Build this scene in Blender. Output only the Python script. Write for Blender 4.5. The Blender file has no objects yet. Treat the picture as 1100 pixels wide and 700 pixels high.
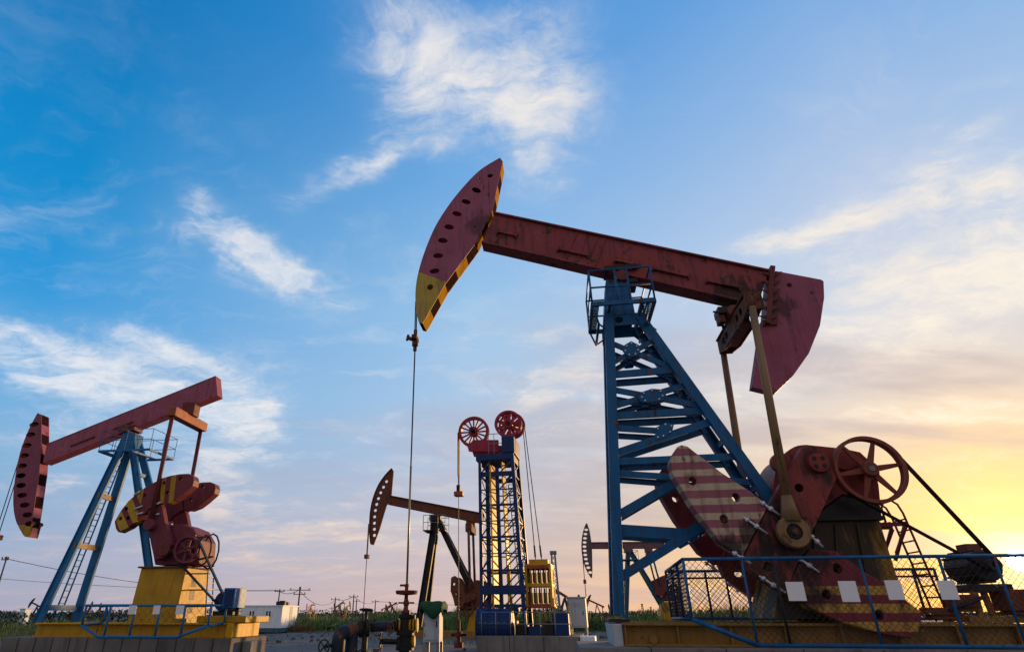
import bpy, bmesh, math, random
from mathutils import Vector, Matrix
from mathutils.geometry import tessellate_polygon
R = math.radians
rnd = random.Random(7)
scene = bpy.context.scene
COL = scene.collection
# ------------------------------------------------------------------ camera
FOC, PX, PY, TH, CAMH = 640.0, 492.0, 349.7, R(25.7), 1.6
cam_d = bpy.data.cameras.new('camera'); cam = bpy.data.objects.new('camera', cam_d); COL.objects.link(cam)
cam_d.sensor_fit = 'HORIZONTAL'; cam_d.sensor_width = 36; cam_d.lens = 36 * FOC / 1100
cam_d.shift_x = (550 - PX) / 1100
cam_d.clip_start = .1; cam_d.clip_end = 6000
cam.location = (0, 0, CAMH); cam.rotation_euler = (R(90) + TH, 0, 0)
scene.camera = cam
CT, ST = math.cos(TH), math.sin(TH)

def ray(px, py):
    xc = (px - PX) / FOC; yc = (PY - py) / FOC
    return Vector((xc, CT - yc * ST, ST + yc * CT))

def at(px, py, Y):
    d = ray(px, py); t = Y / d.y
    return Vector((d.x * t, Y, CAMH + d.z * t))

class Frame:
    """A thing's own axes: u along the beam, v away from the camera, z up."""
    def __init__(s, px, py, Y, deg):
        p = at(px, py, Y); s.o = Vector((p.x, p.y, 0)); a = R(deg); s.rot = -a
        s.u = Vector((math.cos(a), -math.sin(a), 0)); s.v = Vector((math.sin(a), math.cos(a), 0))
    def P(s, px, py, v):
        d = ray(px, py); t = (v + s.o.dot(s.v)) / d.dot(s.v)
        p = Vector((0, 0, CAMH)) + d * t
        return Vector(((p - s.o).dot(s.u), v, p.z))
    def Q(s, pts, v):
        return [s.P(x, y, v) for x, y in pts]
    def uz(s, pts, v):
        return [(q.x, q.z) for q in s.Q(pts, v)]

# ------------------------------------------------------------------ mesh builder
class MB:
    def __init__(s):
        s.bm = bmesh.new(); s.mats = []
    def mi(s, m):
        if m not in s.mats: s.mats.append(m)
        return s.mats.index(m)
    def add(s, verts, faces, m, smooth=False):
        vs = [s.bm.verts.new(v) for v in verts]; k = s.mi(m)
        for f in faces:
            try:
                fc = s.bm.faces.new([vs[i] for i in f]); fc.material_index = k; fc.smooth = smooth
            except ValueError: pass
        return vs
    def hexa(s, b, t, m):
        """b, t: four points each (loops in the same order)"""
        s.add(list(b) + list(t), [(3, 2, 1, 0), (4, 5, 6, 7), (0, 1, 5, 4), (1, 2, 6, 5), (2, 3, 7, 6), (3, 0, 4, 7)], m)
    def box(s, c, size, m, rot=None):
        x, y, z = size[0] / 2, size[1] / 2, size[2] / 2
        pts = [Vector(p) for p in ((-x, -y, -z), (x, -y, -z), (x, y, -z), (-x, y, -z), (-x, -y, z), (x, -y, z), (x, y, z), (-x, y, z))]
        if rot: pts = [rot @ p for p in pts]
        pts = [p + Vector(c) for p in pts]
        s.hexa(pts[:4], pts[4:], m)
    def bar(s, p0, p1, w, h, m, side=(0, 1, 0), w1=None, h1=None):
        """rectangular bar; h measured along side, w across it"""
        p0, p1 = Vector(p0), Vector(p1); d = (p1 - p0).normalized(); sd = Vector(side)
        sd = (sd - d * sd.dot(d)).normalized(); n = d.cross(sd)
        w1 = w if w1 is None else w1; h1 = h if h1 is None else h1
        q = lambda p, ww, hh: [p + n * a * ww / 2 + sd * b * hh / 2 for a, b in ((-1, -1), (1, -1), (1, 1), (-1, 1))]
        s.hexa(q(p0, w, h), q(p1, w1, h1), m)
    def chan(s, p0, p1, w, h, t, m, side=(0, 1, 0), open_=1):
        """channel section: web of width w, two flanges of depth h along side*open_"""
        p0, p1 = Vector(p0), Vector(p1); d = (p1 - p0).normalized(); sd = Vector(side)
        sd = (sd - d * sd.dot(d)).normalized(); n = d.cross(sd)
        prof = [(-w / 2, 0), (w / 2, 0), (w / 2, h), (w / 2 - t, h), (w / 2 - t, t), (-w / 2 + t, t), (-w / 2 + t, h), (-w / 2, h)]
        v = [p + n * a + sd * (b - h / 2) * open_ for p in (p0, p1) for a, b in prof]
        f = [(i, (i + 1) % 8, 8 + (i + 1) % 8, 8 + i) for i in range(8)]
        for o in (0, 8):
            f += [(o, o + 1, o + 4, o + 5), (o + 1, o + 2, o + 3, o + 4), (o + 5, o + 6, o + 7, o)]
        s.add(v, f, m)
    def tube(s, p0, p1, r, m, n=8, r1=None):
        p0, p1 = Vector(p0), Vector(p1); d = (p1 - p0).normalized()
        a = d.orthogonal().normalized(); b = d.cross(a); r1 = r if r1 is None else r1
        v = [p + (a * math.cos(2 * math.pi * i / n) + b * math.sin(2 * math.pi * i / n)) * rr for p, rr in ((p0, r), (p1, r1)) for i in range(n)]
        vs = s.add(v, [(i, (i + 1) % n, n + (i + 1) % n, n + i) for i in range(n)], m, n > 5)
        k = s.mi(m)
        for lst in (vs[:n], vs[n:]):
            f = s.bm.faces.new(lst); f.material_index = k
    def path(s, pts, r, m, n=6, closed=False):
        pts = [Vector(p) for p in pts]; N_ = len(pts); rings = []; k = s.mi(m); prev = None
        for i, p in enumerate(pts):
            if closed: d = pts[(i + 1) % N_] - pts[i - 1]
            else: d = pts[min(i + 1, N_ - 1)] - pts[max(i - 1, 0)]
            d.normalize()
            a = d.orthogonal().normalized() if prev is None else (prev - d * prev.dot(d)).normalized()
            prev = a; b = d.cross(a)
            rings.append([s.bm.verts.new(p + (a * math.cos(2 * math.pi * j / n) + b * math.sin(2 * math.pi * j / n)) * r) for j in range(n)])
        for i in range(N_ if closed else N_ - 1):
            A, B = rings[i], rings[(i + 1) % N_]
            for j in range(n):
                f = s.bm.faces.new((A[j], A[(j + 1) % n], B[(j + 1) % n], B[j])); f.material_index = k; f.smooth = True
        if not closed:
            for rg in (rings[0], rings[-1]):
                f = s.bm.faces.new(rg); f.material_index = k
    def plate(s, uz, v0, v1, m, holes=(), uz1=None):
        """solid plate: outline in (u, z), from v0 to v1; holes are outlines too"""
        loops = [list(uz)] + [list(h) for h in holes]
        tess = tessellate_polygon([[Vector((a, b, 0)) for a, b in l] for l in loops])
        flat = [p for l in loops for p in l]; n = len(flat)
        back = flat if uz1 is None else list(uz1)
        v = [(a, v0, b) for a, b in flat] + [(a, v1, b) for a, b in back]
        f = [tuple(t) for t in tess] + [tuple(n + i for i in reversed(t)) for t in tess]
        o = 0
        for l in loops:
            L = len(l)
            f += [(o + i, o + (i + 1) % L, n + o + (i + 1) % L, n + o + i) for i in range(L)]
            o += L
        s.add(v, f, m)
    def lathe(s, prof, c, axis, m, n=32, closed=True, smooth=False):
        """revolve (radius, along-axis) profile about axis through c"""
        c = Vector(c); ax = Vector(axis).normalized(); a = ax.orthogonal().normalized(); b = ax.cross(a); k = s.mi(m)
        rings = []
        for r, h in prof:
            if r < 1e-6: rings.append([s.bm.verts.new(c + ax * h)])
            else: rings.append([s.bm.verts.new(c + ax * h + (a * math.cos(2 * math.pi * i / n) + b * math.sin(2 * math.pi * i / n)) * r) for i in range(n)])
        for j in range(len(rings) if closed else len(rings) - 1):
            A, B = rings[j], rings[(j + 1) % len(rings)]
            if len(A) == 1 and len(B) == 1: continue
            for i in range(n):
                i2 = (i + 1) % n
                vs = (A[0], B[i2], B[i]) if len(A) == 1 else (A[i], A[i2], B[0]) if len(B) == 1 else (A[i], A[i2], B[i2], B[i])
                f = s.bm.faces.new(vs); f.material_index = k; f.smooth = smooth
    def cyl(s, p0, p1, r, m, n=20):
        p0, p1 = Vector(p0), Vector(p1); L = (p1 - p0).length
        s.lathe([(0, 0), (r * .93, 0), (r, L * .03 + .004), (r, L * .97 - .004), (r * .93, L), (0, L)], p0, p1 - p0, m, n, False)
    def build(s, name, parent=None, bevel=0):
        bmesh.ops.recalc_face_normals(s.bm, faces=s.bm.faces)
        me = bpy.data.meshes.new(name); s.bm.to_mesh(me); s.bm.free()
        for m in s.mats: me.materials.append(m)
        o = bpy.data.objects.new(name, me); COL.objects.link(o)
        if parent: o.parent = parent
        if bevel:
            b = o.modifiers.new('bevel', 'BEVEL'); b.width = bevel; b.segments = 2; b.limit_method = 'ANGLE'; b.angle_limit = R(40)
        return o

def tag(o, label=None, cat=None, group=None, kind=None):
    for k, v in (('label', label), ('category', cat), ('group', group), ('kind', kind)):
        if v: o[k] = v
    return o
def thing(name, label, cat, fr=None, loc=None, rz=0, group=None):
    o = bpy.data.objects.new(name, None); COL.objects.link(o); o.empty_display_size = .2
    o.location = fr.o if fr else loc; o.rotation_euler = (0, 0, fr.rot if fr else rz)
    return tag(o, label, cat, group)

def lerp(a, b, t): return a + (b - a) * t
def oval(cu, cz, ru, rz_, n=14, tilt=0):
    c, s_ = math.cos(tilt), math.sin(tilt); out = []
    for i in range(n):
        a = 2 * math.pi * i / n; x = ru * math.cos(a); y = rz_ * math.sin(a)
        out.append((cu + x * c - y * s_, cz + x * s_ + y * c))
    return out
def smooth_line(pts, n):
    """Catmull-Rom through 2-tuples"""
    out = []; P_ = [pts[0]] + list(pts) + [pts[-1]]
    for i in range(1, len(P_) - 2):
        p0, p1, p2, p3 = P_[i - 1:i + 3]
        for j in range(n):
            t = j / n
            out.append(tuple(.5 * (2 * p1[k] + (p2[k] - p0[k]) * t + (2 * p0[k] - 5 * p1[k] + 4 * p2[k] - p3[k]) * t * t + (3 * p1[k] - p0[k] - 3 * p2[k] + p3[k]) * t ** 3) for k in (0, 1)))
    out.append(tuple(pts[-1])); return out

# ------------------------------------------------------------------ node helpers
def lin(*rgb):
    f = lambda c: (c / 255) / 12.92 if c / 255 <= .04045 else ((c / 255 + .055) / 1.055) ** 2.4
    return tuple(f(c) for c in rgb)
class NT:
    def __init__(s, tree):
        s.t = tree; tree.nodes.clear()
    def n(s, typ, **kw):
        nd = s.t.nodes.new(typ)
        for k, v in kw.items(): setattr(nd, k, v)
        return nd
    def put(s, sock, v):
        if hasattr(v, 'is_output'): s.t.links.new(v, sock)
        elif v is not None:
            if isinstance(v, (tuple, list)) and len(v) == 3 and sock.type == 'RGBA': v = tuple(v) + (1,)
            sock.default_value = v
    def m(s, op, a, b=None, c=None, clamp=False):
        nd = s.n('ShaderNodeMath', operation=op, use_clamp=clamp)
        for i, v in enumerate((a, b, c)):
            if v is not None: s.put(nd.inputs[i], v)
        return nd.outputs[0]
    def vm(s, op, a, b=None, out=0):
        nd = s.n('ShaderNodeVectorMath', operation=op); s.put(nd.inputs[0], a)
        if b is not None: s.put(nd.inputs[3 if op == 'SCALE' else 1], b)
        return nd.outputs['Value' if op in ('DOT_PRODUCT', 'LENGTH', 'DISTANCE') else 'Vector']
    def mix(s, fac, a, b, blend='MIX'):
        nd = s.n('ShaderNodeMix', data_type='RGBA', blend_type=blend)
        s.put(nd.inputs[0], fac); s.put(nd.inputs[6], a); s.put(nd.inputs[7], b); return nd.outputs[2]
    def ss(s, x, lo, hi):
        nd = s.n('ShaderNodeMapRange', interpolation_type='SMOOTHSTEP'); s.put(nd.inputs[0], x)
        nd.inputs[1].default_value = lo; nd.inputs[2].default_value = hi; return nd.outputs[0]
    def noise(s, vec, scale, detail=4, rough=.55, dist=0, out=0):
        nd = s.n('ShaderNodeTexNoise'); s.put(nd.inputs['Vector'], vec)
        nd.inputs['Scale'].default_value = scale; nd.inputs['Detail'].default_value = detail
        nd.inputs['Roughness'].default_value = rough; nd.inputs['Distortion'].default_value = dist
        return nd.outputs[out]
    def mapping(s, vec, scale=(1, 1, 1), rot=(0, 0, 0), loc=(0, 0, 0)):
        nd = s.n('ShaderNodeMapping'); s.put(nd.inputs[0], vec)
        nd.inputs['Scale'].default_value = scale; nd.inputs['Rotation'].default_value = rot; nd.inputs['Location'].default_value = loc
        return nd.outputs[0]
    def xyz(s, vec):
        nd = s.n('ShaderNodeSeparateXYZ'); s.put(nd.inputs[0], vec); return nd.outputs
    def comb(s, x, y, z):
        nd = s.n('ShaderNodeCombineXYZ')
        for i, v in enumerate((x, y, z)): s.put(nd.inputs[i], v)
        return nd.outputs[0]
    def ramp(s, fac, stops, interp='LINEAR'):
        nd = s.n('ShaderNodeValToRGB'); s.put(nd.inputs[0], fac); cr = nd.color_ramp; cr.interpolation = interp
        while len(cr.elements) < len(stops): cr.elements.new(.5)
        for e, (p, c) in zip(cr.elements, stops): e.position = p; e.color = tuple(c) + (1,)
        return nd.outputs[0]

def paint(name, rgb, rough=.5, rust=.3, rustrgb=(.045, .020, .012), metallic=0, var=.35, scale=1.0, stripes=None, dirt=.5, bump=.15, spec=.22, oil_shade=0, chalk=.25, grease=(), edge=0):
    """weathered paint; stripes: list of (normal, offset, period, duty, rgb, limit) in object space, limit = (normal, c0) keeps n.p > c0"""
    mt = bpy.data.materials.new(name); mt.use_nodes = True; g = NT(mt.node_tree)
    out = g.n('ShaderNodeOutputMaterial'); b = g.n('ShaderNodeBsdfPrincipled'); g.t.links.new(b.outputs[0], out.inputs[0])
    tc = g.n('ShaderNodeTexCoord').outputs['Object']
    wob = g.vm('ADD', tc, g.vm('SCALE', g.noise(tc, 9 * scale, 3, out=1), .03))
    col = tuple(rgb)
    for st in stripes or ():
        n_, off, per, duty, c2, lim = st
        dd = g.m('ADD', g.vm('DOT_PRODUCT', wob, tuple(n_)), off)
        if per: k = g.m('LESS_THAN', g.m('FRACT', g.m('DIVIDE', g.m('ADD', dd, 1000 * per), per)), duty)
        else: k = g.m('GREATER_THAN', dd, 0)
        if lim:
            for ln, lc in lim: k = g.m('MULTIPLY', k, g.m('GREATER_THAN', g.vm('DOT_PRODUCT', tc, tuple(ln)), lc))
        col = g.mix(k, col, c2)
    big = g.noise(tc, 1.3 * scale, 5, .6); fine = g.noise(tc, 7 * scale, 6, .65)
    fade = g.m('ADD', 1 - var, g.m('MULTIPLY', g.m('ADD', big, g.m('MULTIPLY', fine, .6)), var * 1.25))
    col = g.mix(1, col, g.comb(fade, fade, fade), 'MULTIPLY')
    streak = g.noise(g.mapping(tc, (5 * scale, 5 * scale, .45 * scale)), 1.6, 5, .6)
    sk = g.m('MULTIPLY', g.ss(streak, .46, .66), dirt)
    col = g.mix(sk, col, tuple(.35 * c + .012 for c in rgb) if True else col)
    pa = g.ss(g.noise(g.mapping(tc, (1, 1, 1), (0, 0, 0), (3.1, 7.7, 1.3)), 1.9 * scale, 6, .62, .4), .5, .68)
    col = g.mix(g.m('MULTIPLY', pa, chalk), col, tuple(min(.8, c * 1.25 + .03) for c in rgb))
    if oil_shade:  # oil streaks that also paint in the shade under the gearbox
        ol = g.ss(g.m('ADD', g.noise(g.mapping(tc, (1.5, 1.5, .16), (0, 0, 0), (5, 2, 0)), 1.3, 5, .6), g.m('MULTIPLY', g.noise(tc, .8, 3), .25)), .60 - .16 * oil_shade, .68 - .12 * oil_shade)
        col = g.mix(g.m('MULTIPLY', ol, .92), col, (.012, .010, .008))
    for c_, r_, k_, gc in grease:
        dd = g.m('ADD', g.vm('DISTANCE', tc, tuple(c_)), g.m('MULTIPLY', g.m('SUBTRACT', g.noise(g.mapping(tc, (6, 6, 2)), 1, 5, .65), .5), r_ * 2.4))
        col = g.mix(g.m('MULTIPLY', g.ss(dd, r_, r_ * .45), k_), col, gc)
    if edge:
        bv = g.n('ShaderNodeBevel', samples=3); bv.inputs['Radius'].default_value = .03
        em = g.ss(g.m('ADD', g.vm('DOT_PRODUCT', bv.outputs[0], g.n('ShaderNodeNewGeometry').outputs['Normal']), g.m('MULTIPLY', g.m('SUBTRACT', fine, .5), .5)), .97, .84)
        col = g.mix(g.m('MULTIPLY', em, edge), col, g.mix(g.ss(big, .45, .6), (.05, .026, .016), tuple(min(.7, c * 1.7 + .08) for c in rgb)))
    rn = g.m('ADD', g.m('MULTIPLY', g.noise(tc, 2.6 * scale, 8, .68), .7), g.m('MULTIPLY', streak, .3))
    rm = g.ss(rn, .64 - .22 * rust, .70 - .22 * rust)
    col = g.mix(g.m('MULTIPLY', rm, .85), col, g.mix(g.ss(fine, .4, .62), tuple(rustrgb), tuple(c * 4.2 for c in rustrgb)))
    g.put(b.inputs['Base Color'], col)
    g.put(b.inputs['Roughness'], g.m('ADD', rough - .1, g.m('ADD', g.m('MULTIPLY', rm, .25), g.m('MULTIPLY', fine, .25)), clamp=True))
    b.inputs['Metallic'].default_value = metallic
    if 'Specular IOR Level' in b.inputs: b.inputs['Specular IOR Level'].default_value = spec
    bp = g.n('ShaderNodeBump'); bp.inputs['Strength'].default_value = bump; bp.inputs['Distance'].default_value = .02
    g.put(bp.inputs['Height'], g.m('ADD', fine, g.m('MULTIPLY', rm, .5))); g.t.links.new(bp.outputs[0], b.inputs['Normal'])
    return mt
# ------------------------------------------------------------------ sky, sun
sd = ray(1096, 601).normalized()
SUN_AZ, SUN_EL = math.atan2(sd.x, sd.y), math.asin(sd.z)
world = bpy.data.worlds.new('World'); scene.world = world; world.use_nodes = True
g = NT(world.node_tree)
wo = g.n('ShaderNodeOutputWorld')
D = g.vm('NORMALIZE', g.n('ShaderNodeTexCoord').outputs['Generated'])
dx, dy, dz = g.xyz(D)
el = g.m('ARCSINE', dz); az = g.m('ARCTAN2', dx, dy)
t = g.m('DIVIDE', el, R(90), clamp=True)
hor = g.m('SQRT', g.m('ADD', g.m('MULTIPLY', dx, dx), g.m('MULTIPLY', dy, dy)))
sh = Vector((sd.x, sd.y, 0)).normalized()
ca = g.m('DIVIDE', g.vm('DOT_PRODUCT', D, tuple(sh)), g.m('MAXIMUM', hor, 1e-4))
mA = g.m('SUBTRACT', 1.0, g.m('DIVIDE', g.m('ARCCOSINE', g.m('MINIMUM', ca, 1.0)), R(80)), clamp=True)                                         # 0 left edge and behind, 1 under the sun
e = lambda d: d / 90
left = g.ramp(t, [(0, lin(160, 160, 184)), (e(4), lin(144, 164, 198)), (e(10), lin(126, 168, 208)), (e(17), lin(92, 162, 216)), (e(24), lin(44, 145, 212)), (e(32), lin(8, 133, 200)), (e(45), lin(0, 116, 184)), (1, lin(6, 84, 156))])
mid = g.ramp(t, [(0, lin(206, 176, 172)), (e(4), lin(196, 178, 186)), (e(10), lin(180, 184, 206)), (e(18), lin(164, 190, 222)), (e(27), lin(150, 188, 226)), (e(38), lin(112, 166, 220)), (e(50), lin(64, 142, 212)), (1, lin(24, 96, 170))])
right = g.ramp(t, [(0, lin(250, 184, 84)), (e(4), lin(248, 194, 102)), (e(9), lin(238, 196, 136)), (e(15), lin(222, 202, 186)), (e(22), lin(198, 203, 220)), (e(30), lin(178, 194, 224)), (e(40), lin(146, 178, 222)), (e(52), lin(98, 154, 216)), (1, lin(40, 108, 180))])
f1 = g.m('MULTIPLY', mA, 2, clamp=True); f2 = g.m('SUBTRACT', g.m('MULTIPLY', mA, 2), 1, clamp=True)
sky = g.mix(f2, g.mix(f1, left, mid), right)
sky = g.vm('MULTIPLY', sky, (1.10, 1.12, 1.09))
# ---- clouds: gaussian patches in azimuth / elevation, broken up by noise on the cloud layer
def ae(px, py):
    d = ray(px, py); return Vector((math.atan2(d.x, d.y), math.atan2(d.z, math.hypot(d.x, d.y))))
BL = [  # centre x, y, half length, half width, tilt (deg, positive = rising to the right), amount
    (435, 55, 76, 54, -14, .9), (500, 75, 80, 40, -25, .62), (565, 130, 40, 66, 0, .85), (605, 80, 48, 90, 20, .5), (480, 5, 150, 26, 0, .4), (500, 120, 110, 90, 0, .22),
    (375, 190, 56, 18, 22, .9), (435, 150, 70, 36, 30, .45), (270, 258, 70, 22, -48, .8), (320, 296, 50, 22, -30, .7), (215, 236, 40, 22, 20, .5), (375, 318, 18, 9, 10, .6), (270, 280, 120, 60, -30, .3),
    (20, 372, 95, 28, -22, .95), (125, 352, 60, 15, -12, .65), (110, 397, 160, 28, -4, .58), (210, 378, 70, 17, 0, .55), (250, 485, 44, 90, -14, .9), (225, 432, 55, 26, 0, .5), (60, 470, 120, 32, 0, .45), (120, 430, 170, 70, 0, .3), (190, 545, 120, 14, 4, .6), (70, 600, 90, 8, 0, .5), (450, 520, 80, 12, 8, .45), (360, 540, 70, 8, 4, .5),
    (70, 522, 60, 11, 4, .7), (30, 580, 70, 14, 0, .5), (340, 570, 120, 16, 6, .8), (420, 585, 100, 13, -4, .75), (270, 600, 90, 10, -4, .6), (500, 560, 70, 24, 5, .4), (380, 610, 120, 9, 2, .5),
    (580, 412, 42, 16, 30, 1.0), (500, 375, 50, 20, 25, .5), (640, 395, 26, 40, -30, .7), (575, 365, 34, 8, 35, .5), (620, 465, 80, 20, 8, .7), (610, 430, 120, 60, 10, .3),
    (830, 256, 90, 14, 8, .65), (930, 234, 100, 20, 12, .65), (980, 200, 200, 90, 0, .42), (900, 330, 160, 60, 0, .35), (1060, 130, 70, 16, 12, .5), (1040, 200, 100, 30, -8, .8), (1080, 260, 100, 55, 0, .75), (1000, 320, 200, 30, 8, .85), (900, 285, 70, 16, 6, .5),
    (960, 385, 160, 22, 6, .9), (780, 420, 110, 26, 8, .75), (1040, 440, 140, 16, 4, .9), (880, 450, 130, 14, 2, .75), (700, 500, 130, 16, 2, .5), (1000, 500, 150, 12, 4, .8), (830, 360, 120, 18, 8, .5), (940, 540, 120, 10, 0, .6)]
zz = g.m('ADD', g.m('MAXIMUM', dz, 0), .16)
cp = g.comb(g.m('DIVIDE', dx, zz), g.m('DIVIDE', dy, zz), 0)
warp = g.vm('ADD', cp, g.vm('SCALE', g.vm('SUBTRACT', g.noise(cp, 1.6, 4, .6, out=1), (.5, .5, .5)), .55))
warp2 = g.vm('ADD', warp, g.vm('SCALE', g.vm('SUBTRACT', g.noise(cp, 7, 4, .6, out=1), (.5, .5, .5)), .13))
wa = g.vm('SUBTRACT', g.noise(cp, 2.4, 5, .62, out=1), (.5, .5, .5)); wb = g.xyz(g.vm('SCALE', wa, .34))
azw = g.m('ADD', az, wb[0]); elw = g.m('ADD', el, g.m('MULTIPLY', wb[1], g.m('MULTIPLY_ADD', t, .9, .12)))
dens = None
for cx, cy, a_, b_, ti, amp in BL:
    c0 = ae(cx, cy); tr = R(ti)
    j0 = ae(cx + a_ * math.cos(tr), cy - a_ * math.sin(tr)) - c0; j1 = ae(cx + b_ * math.sin(tr), cy + b_ * math.cos(tr)) - c0
    det = j0.x * j1.y - j1.x * j0.y
    i00, i01, i10, i11 = j1.y / det, -j1.x / det, -j0.y / det, j0.x / det
    q0 = g.m('MULTIPLY_ADD', azw, i00, g.m('MULTIPLY_ADD', elw, i01, -(i00 * c0.x + i01 * c0.y)))
    q1 = g.m('MULTIPLY_ADD', azw, i10, g.m('MULTIPLY_ADD', elw, i11, -(i10 * c0.x + i11 * c0.y)))
    r2 = g.m('MULTIPLY_ADD', q0, q0, g.m('MULTIPLY', q1, q1))
    v = g.m('MULTIPLY', g.m('EXPONENT', g.m('MULTIPLY', r2, -1.0)), amp)
    dens = v if dens is None else g.m('ADD', dens, v)
n1 = g.noise(g.mapping(warp2, (2.2, 5.0, 1), (0, 0, R(28))), 1.0, 12, .6)
n2 = g.noise(warp2, 5.5, 12, .68)
n3 = g.noise(g.mapping(warp2, (8, 26, 1), (0, 0, R(34))), 1.0, 7, .65)
nn = g.m('ADD', g.m('ADD', g.m('MULTIPLY', n1, .42), g.m('MULTIPLY', n2, .4)), g.m('MULTIPLY', n3, .18))
dcl = g.m('MINIMUM', dens, 1.1)
ridge = g.ss(g.m('ADD', nn, g.m('MULTIPLY', g.m('SUBTRACT', dcl, .6), .13)), .415, .68)
cd = g.m('MULTIPLY', g.m('POWER', g.ss(dcl, .0, 1.05), .8), g.m('MULTIPLY_ADD', ridge, .84, .09), clamp=True)
veil = g.m('MULTIPLY', g.m('MULTIPLY', g.ss(n1, .46, .68), g.ss(n2, .3, .7)), g.m('MULTIPLY', .34, g.ss(t, e(60), e(12))))
cd = g.m('MAXIMUM', cd, veil)
lowc = g.ss(t, e(16), e(3))
ccol = g.mix(mA, lin(244, 243, 246), lin(255, 242, 224))
ccol = g.mix(g.m('MULTIPLY', lowc, .8), ccol, g.mix(mA, lin(222, 190, 192), lin(255, 222, 150)))
sky = g.mix(g.m('MULTIPLY', cd, .95), sky, ccol)
# darker violet bars low towards the sun
bar = g.m('MULTIPLY', g.ss(g.noise(g.mapping(cp, (.5, 1.6, 1), (0, 0, R(-20))), 1.0, 8, .55), .47, .6), g.m('MULTIPLY', g.ss(t, e(36), e(14)), .68))
sky = g.mix(g.m('MULTIPLY', bar, mA), sky, lin(184, 170, 178))
# aureole and disc of the low sun
cs = g.vm('DOT_PRODUCT', D, tuple(sd)); ang = g.m('ARCCOSINE', g.m('MINIMUM', cs, 1.0))
gl = lambda w, k: g.m('MULTIPLY', g.m('EXPONENT', g.m('DIVIDE', ang, -R(w))), k)
add = lambda a, b, f: g.mix(1, a, g.vm('SCALE', b, f), 'ADD')
sky = add(sky, (1.0, .62, .12), gl(9, .13))
sky = add(sky, (1.0, .80, .36), gl(3.0, .75))
sky = add(sky, (1.0, .92, .75), gl(1.1, .8))
sky = add(sky, (1.0, .80, .45), g.m('MULTIPLY', g.ss(ang, R(.75), R(.5)), 24))
ground_side = g.ss(dz, -.02, -.0)
sky = g.mix(ground_side, (.08, .075, .08), sky)
# unseen sky behind the camera, toned as neutral fill for camera-facing faces
behind = g.ss(dy, .15, -.45)
sky = g.mix(g.m('MULTIPLY', behind, g.ss(dz, -.03, .0)), sky, (.47, .43, .47))
bg1 = g.n('ShaderNodeBackground'); g.put(bg1.inputs[0], sky); bg1.inputs[1].default_value = .97
nish = g.n('ShaderNodeTexSky', sky_type='NISHITA'); nish.sun_disc = False; nish.sun_elevation = SUN_EL; nish.sun_rotation = SUN_AZ
bg2 = g.n('ShaderNodeBackground'); g.put(bg2.inputs[0], nish.outputs[0]); bg2.inputs[1].default_value = .012
ad = g.n('ShaderNodeAddShader'); g.t.links.new(bg1.outputs[0], ad.inputs[0]); g.t.links.new(bg2.outputs[0], ad.inputs[1])
g.t.links.new(ad.outputs[0], wo.inputs[0])
world.cycles.sampling_method = 'MANUAL'; world.cycles.sample_map_resolution = 1024
sl = bpy.data.lights.new('sun', 'SUN'); so = bpy.data.objects.new('sun', sl); COL.objects.link(so)
sl.energy = 4.2; sl.angle = R(.5); sl.color = (1, .58, .22); so.location = (30, 30, 20)
so.rotation_euler = (-sd).to_track_quat('-Z', 'Y').to_euler()
vs_ = scene.view_settings; scene.display_settings.display_device = 'sRGB'
vs_.view_transform = 'Standard'; vs_.look = 'None'; vs_.exposure = 0; vs_.gamma = 1; vs_.use_curve_mapping = False
# ------------------------------------------------------------------ materials
RED = (.30, .060, .055)
M = {}
A = Frame(667, 300, 12.4, 9)
_pin, _hub, _sad = A.P(852, 571, -1.06), A.P(878, 497, -1.06), A.P(667, 296, -.16)
GR = (.014, .010, .008)
M['beam_red'] = paint('beam_red', (.27, .048, .052), .5, .46, dirt=.7, var=.5, chalk=.35, edge=.7, grease=[(_sad, .8, .6, (.30, .035, .025)), (A.P(792, 320, -.15), .7, .85, GR), (A.P(828, 315, -.15), .45, .7, GR)])
M['plum'] = paint('plum', (.32, .082, .128), .55, .25, dirt=.4, var=.4, edge=.6, grease=[(A.P(832, 330, -.12), .5, .7, GR)])
M['red'] = paint('red', (.22, .032, .026), .45, .3, dirt=.6)
M['crank_red'] = paint('crank_red', (.24, .040, .034), .5, .36, var=.5, dirt=.6, edge=.7, grease=[(_pin, .75, .9, GR), (_hub, .42, .85, GR), (A.P(825, 608, -1.06), .5, .8, GR)])
M['dark_red'] = paint('dark_red', (.16, .03, .025), .5, .3)
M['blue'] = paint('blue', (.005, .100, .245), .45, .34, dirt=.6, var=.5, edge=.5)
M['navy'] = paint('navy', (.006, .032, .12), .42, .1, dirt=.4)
M['sky_blue'] = paint('sky_blue', (.018, .155, .345), .45, .1, dirt=.35)
M['yellow'] = paint('yellow', (.44, .235, .007), .5, .18, dirt=.35)
M['bright_yellow'] = paint('bright_yellow', (.62, .34, .010), .5, .12, dirt=.3)
M['skid_yellow'] = paint('skid_yellow', (.27, .145, .03), .55, .3, dirt=.35, var=.4)
M['pitman_tan'] = paint('pitman_tan', (.25, .145, .065), .5, .3, dirt=.5)
M['rust'] = paint('rust', (.17, .065, .035), .75, .6, dirt=.5)
M['rust_brown'] = paint('rust_brown', (.16, .05, .028), .65, .35, dirt=.5)
M['dark'] = paint('dark', (.025, .022, .022), .5, .25)
M['black_oil_shade'] = paint('black_oil_shade', (.012, .010, .010), .35, .15)  # oily black, also used for the painted shade under the gearbox
M['steel'] = paint('steel', (.62, .63, .66), .35, .05, dirt=.25, metallic=.3)
M['grey_steel'] = paint('grey_steel', (.22, .22, .23), .45, .25, metallic=.4)
M['cable'] = paint('cable', (.055, .055, .06), .45, .2, metallic=.5)
M['rod'] = paint('rod', (.34, .27, .13), .35, .2, metallic=.5)
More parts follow.
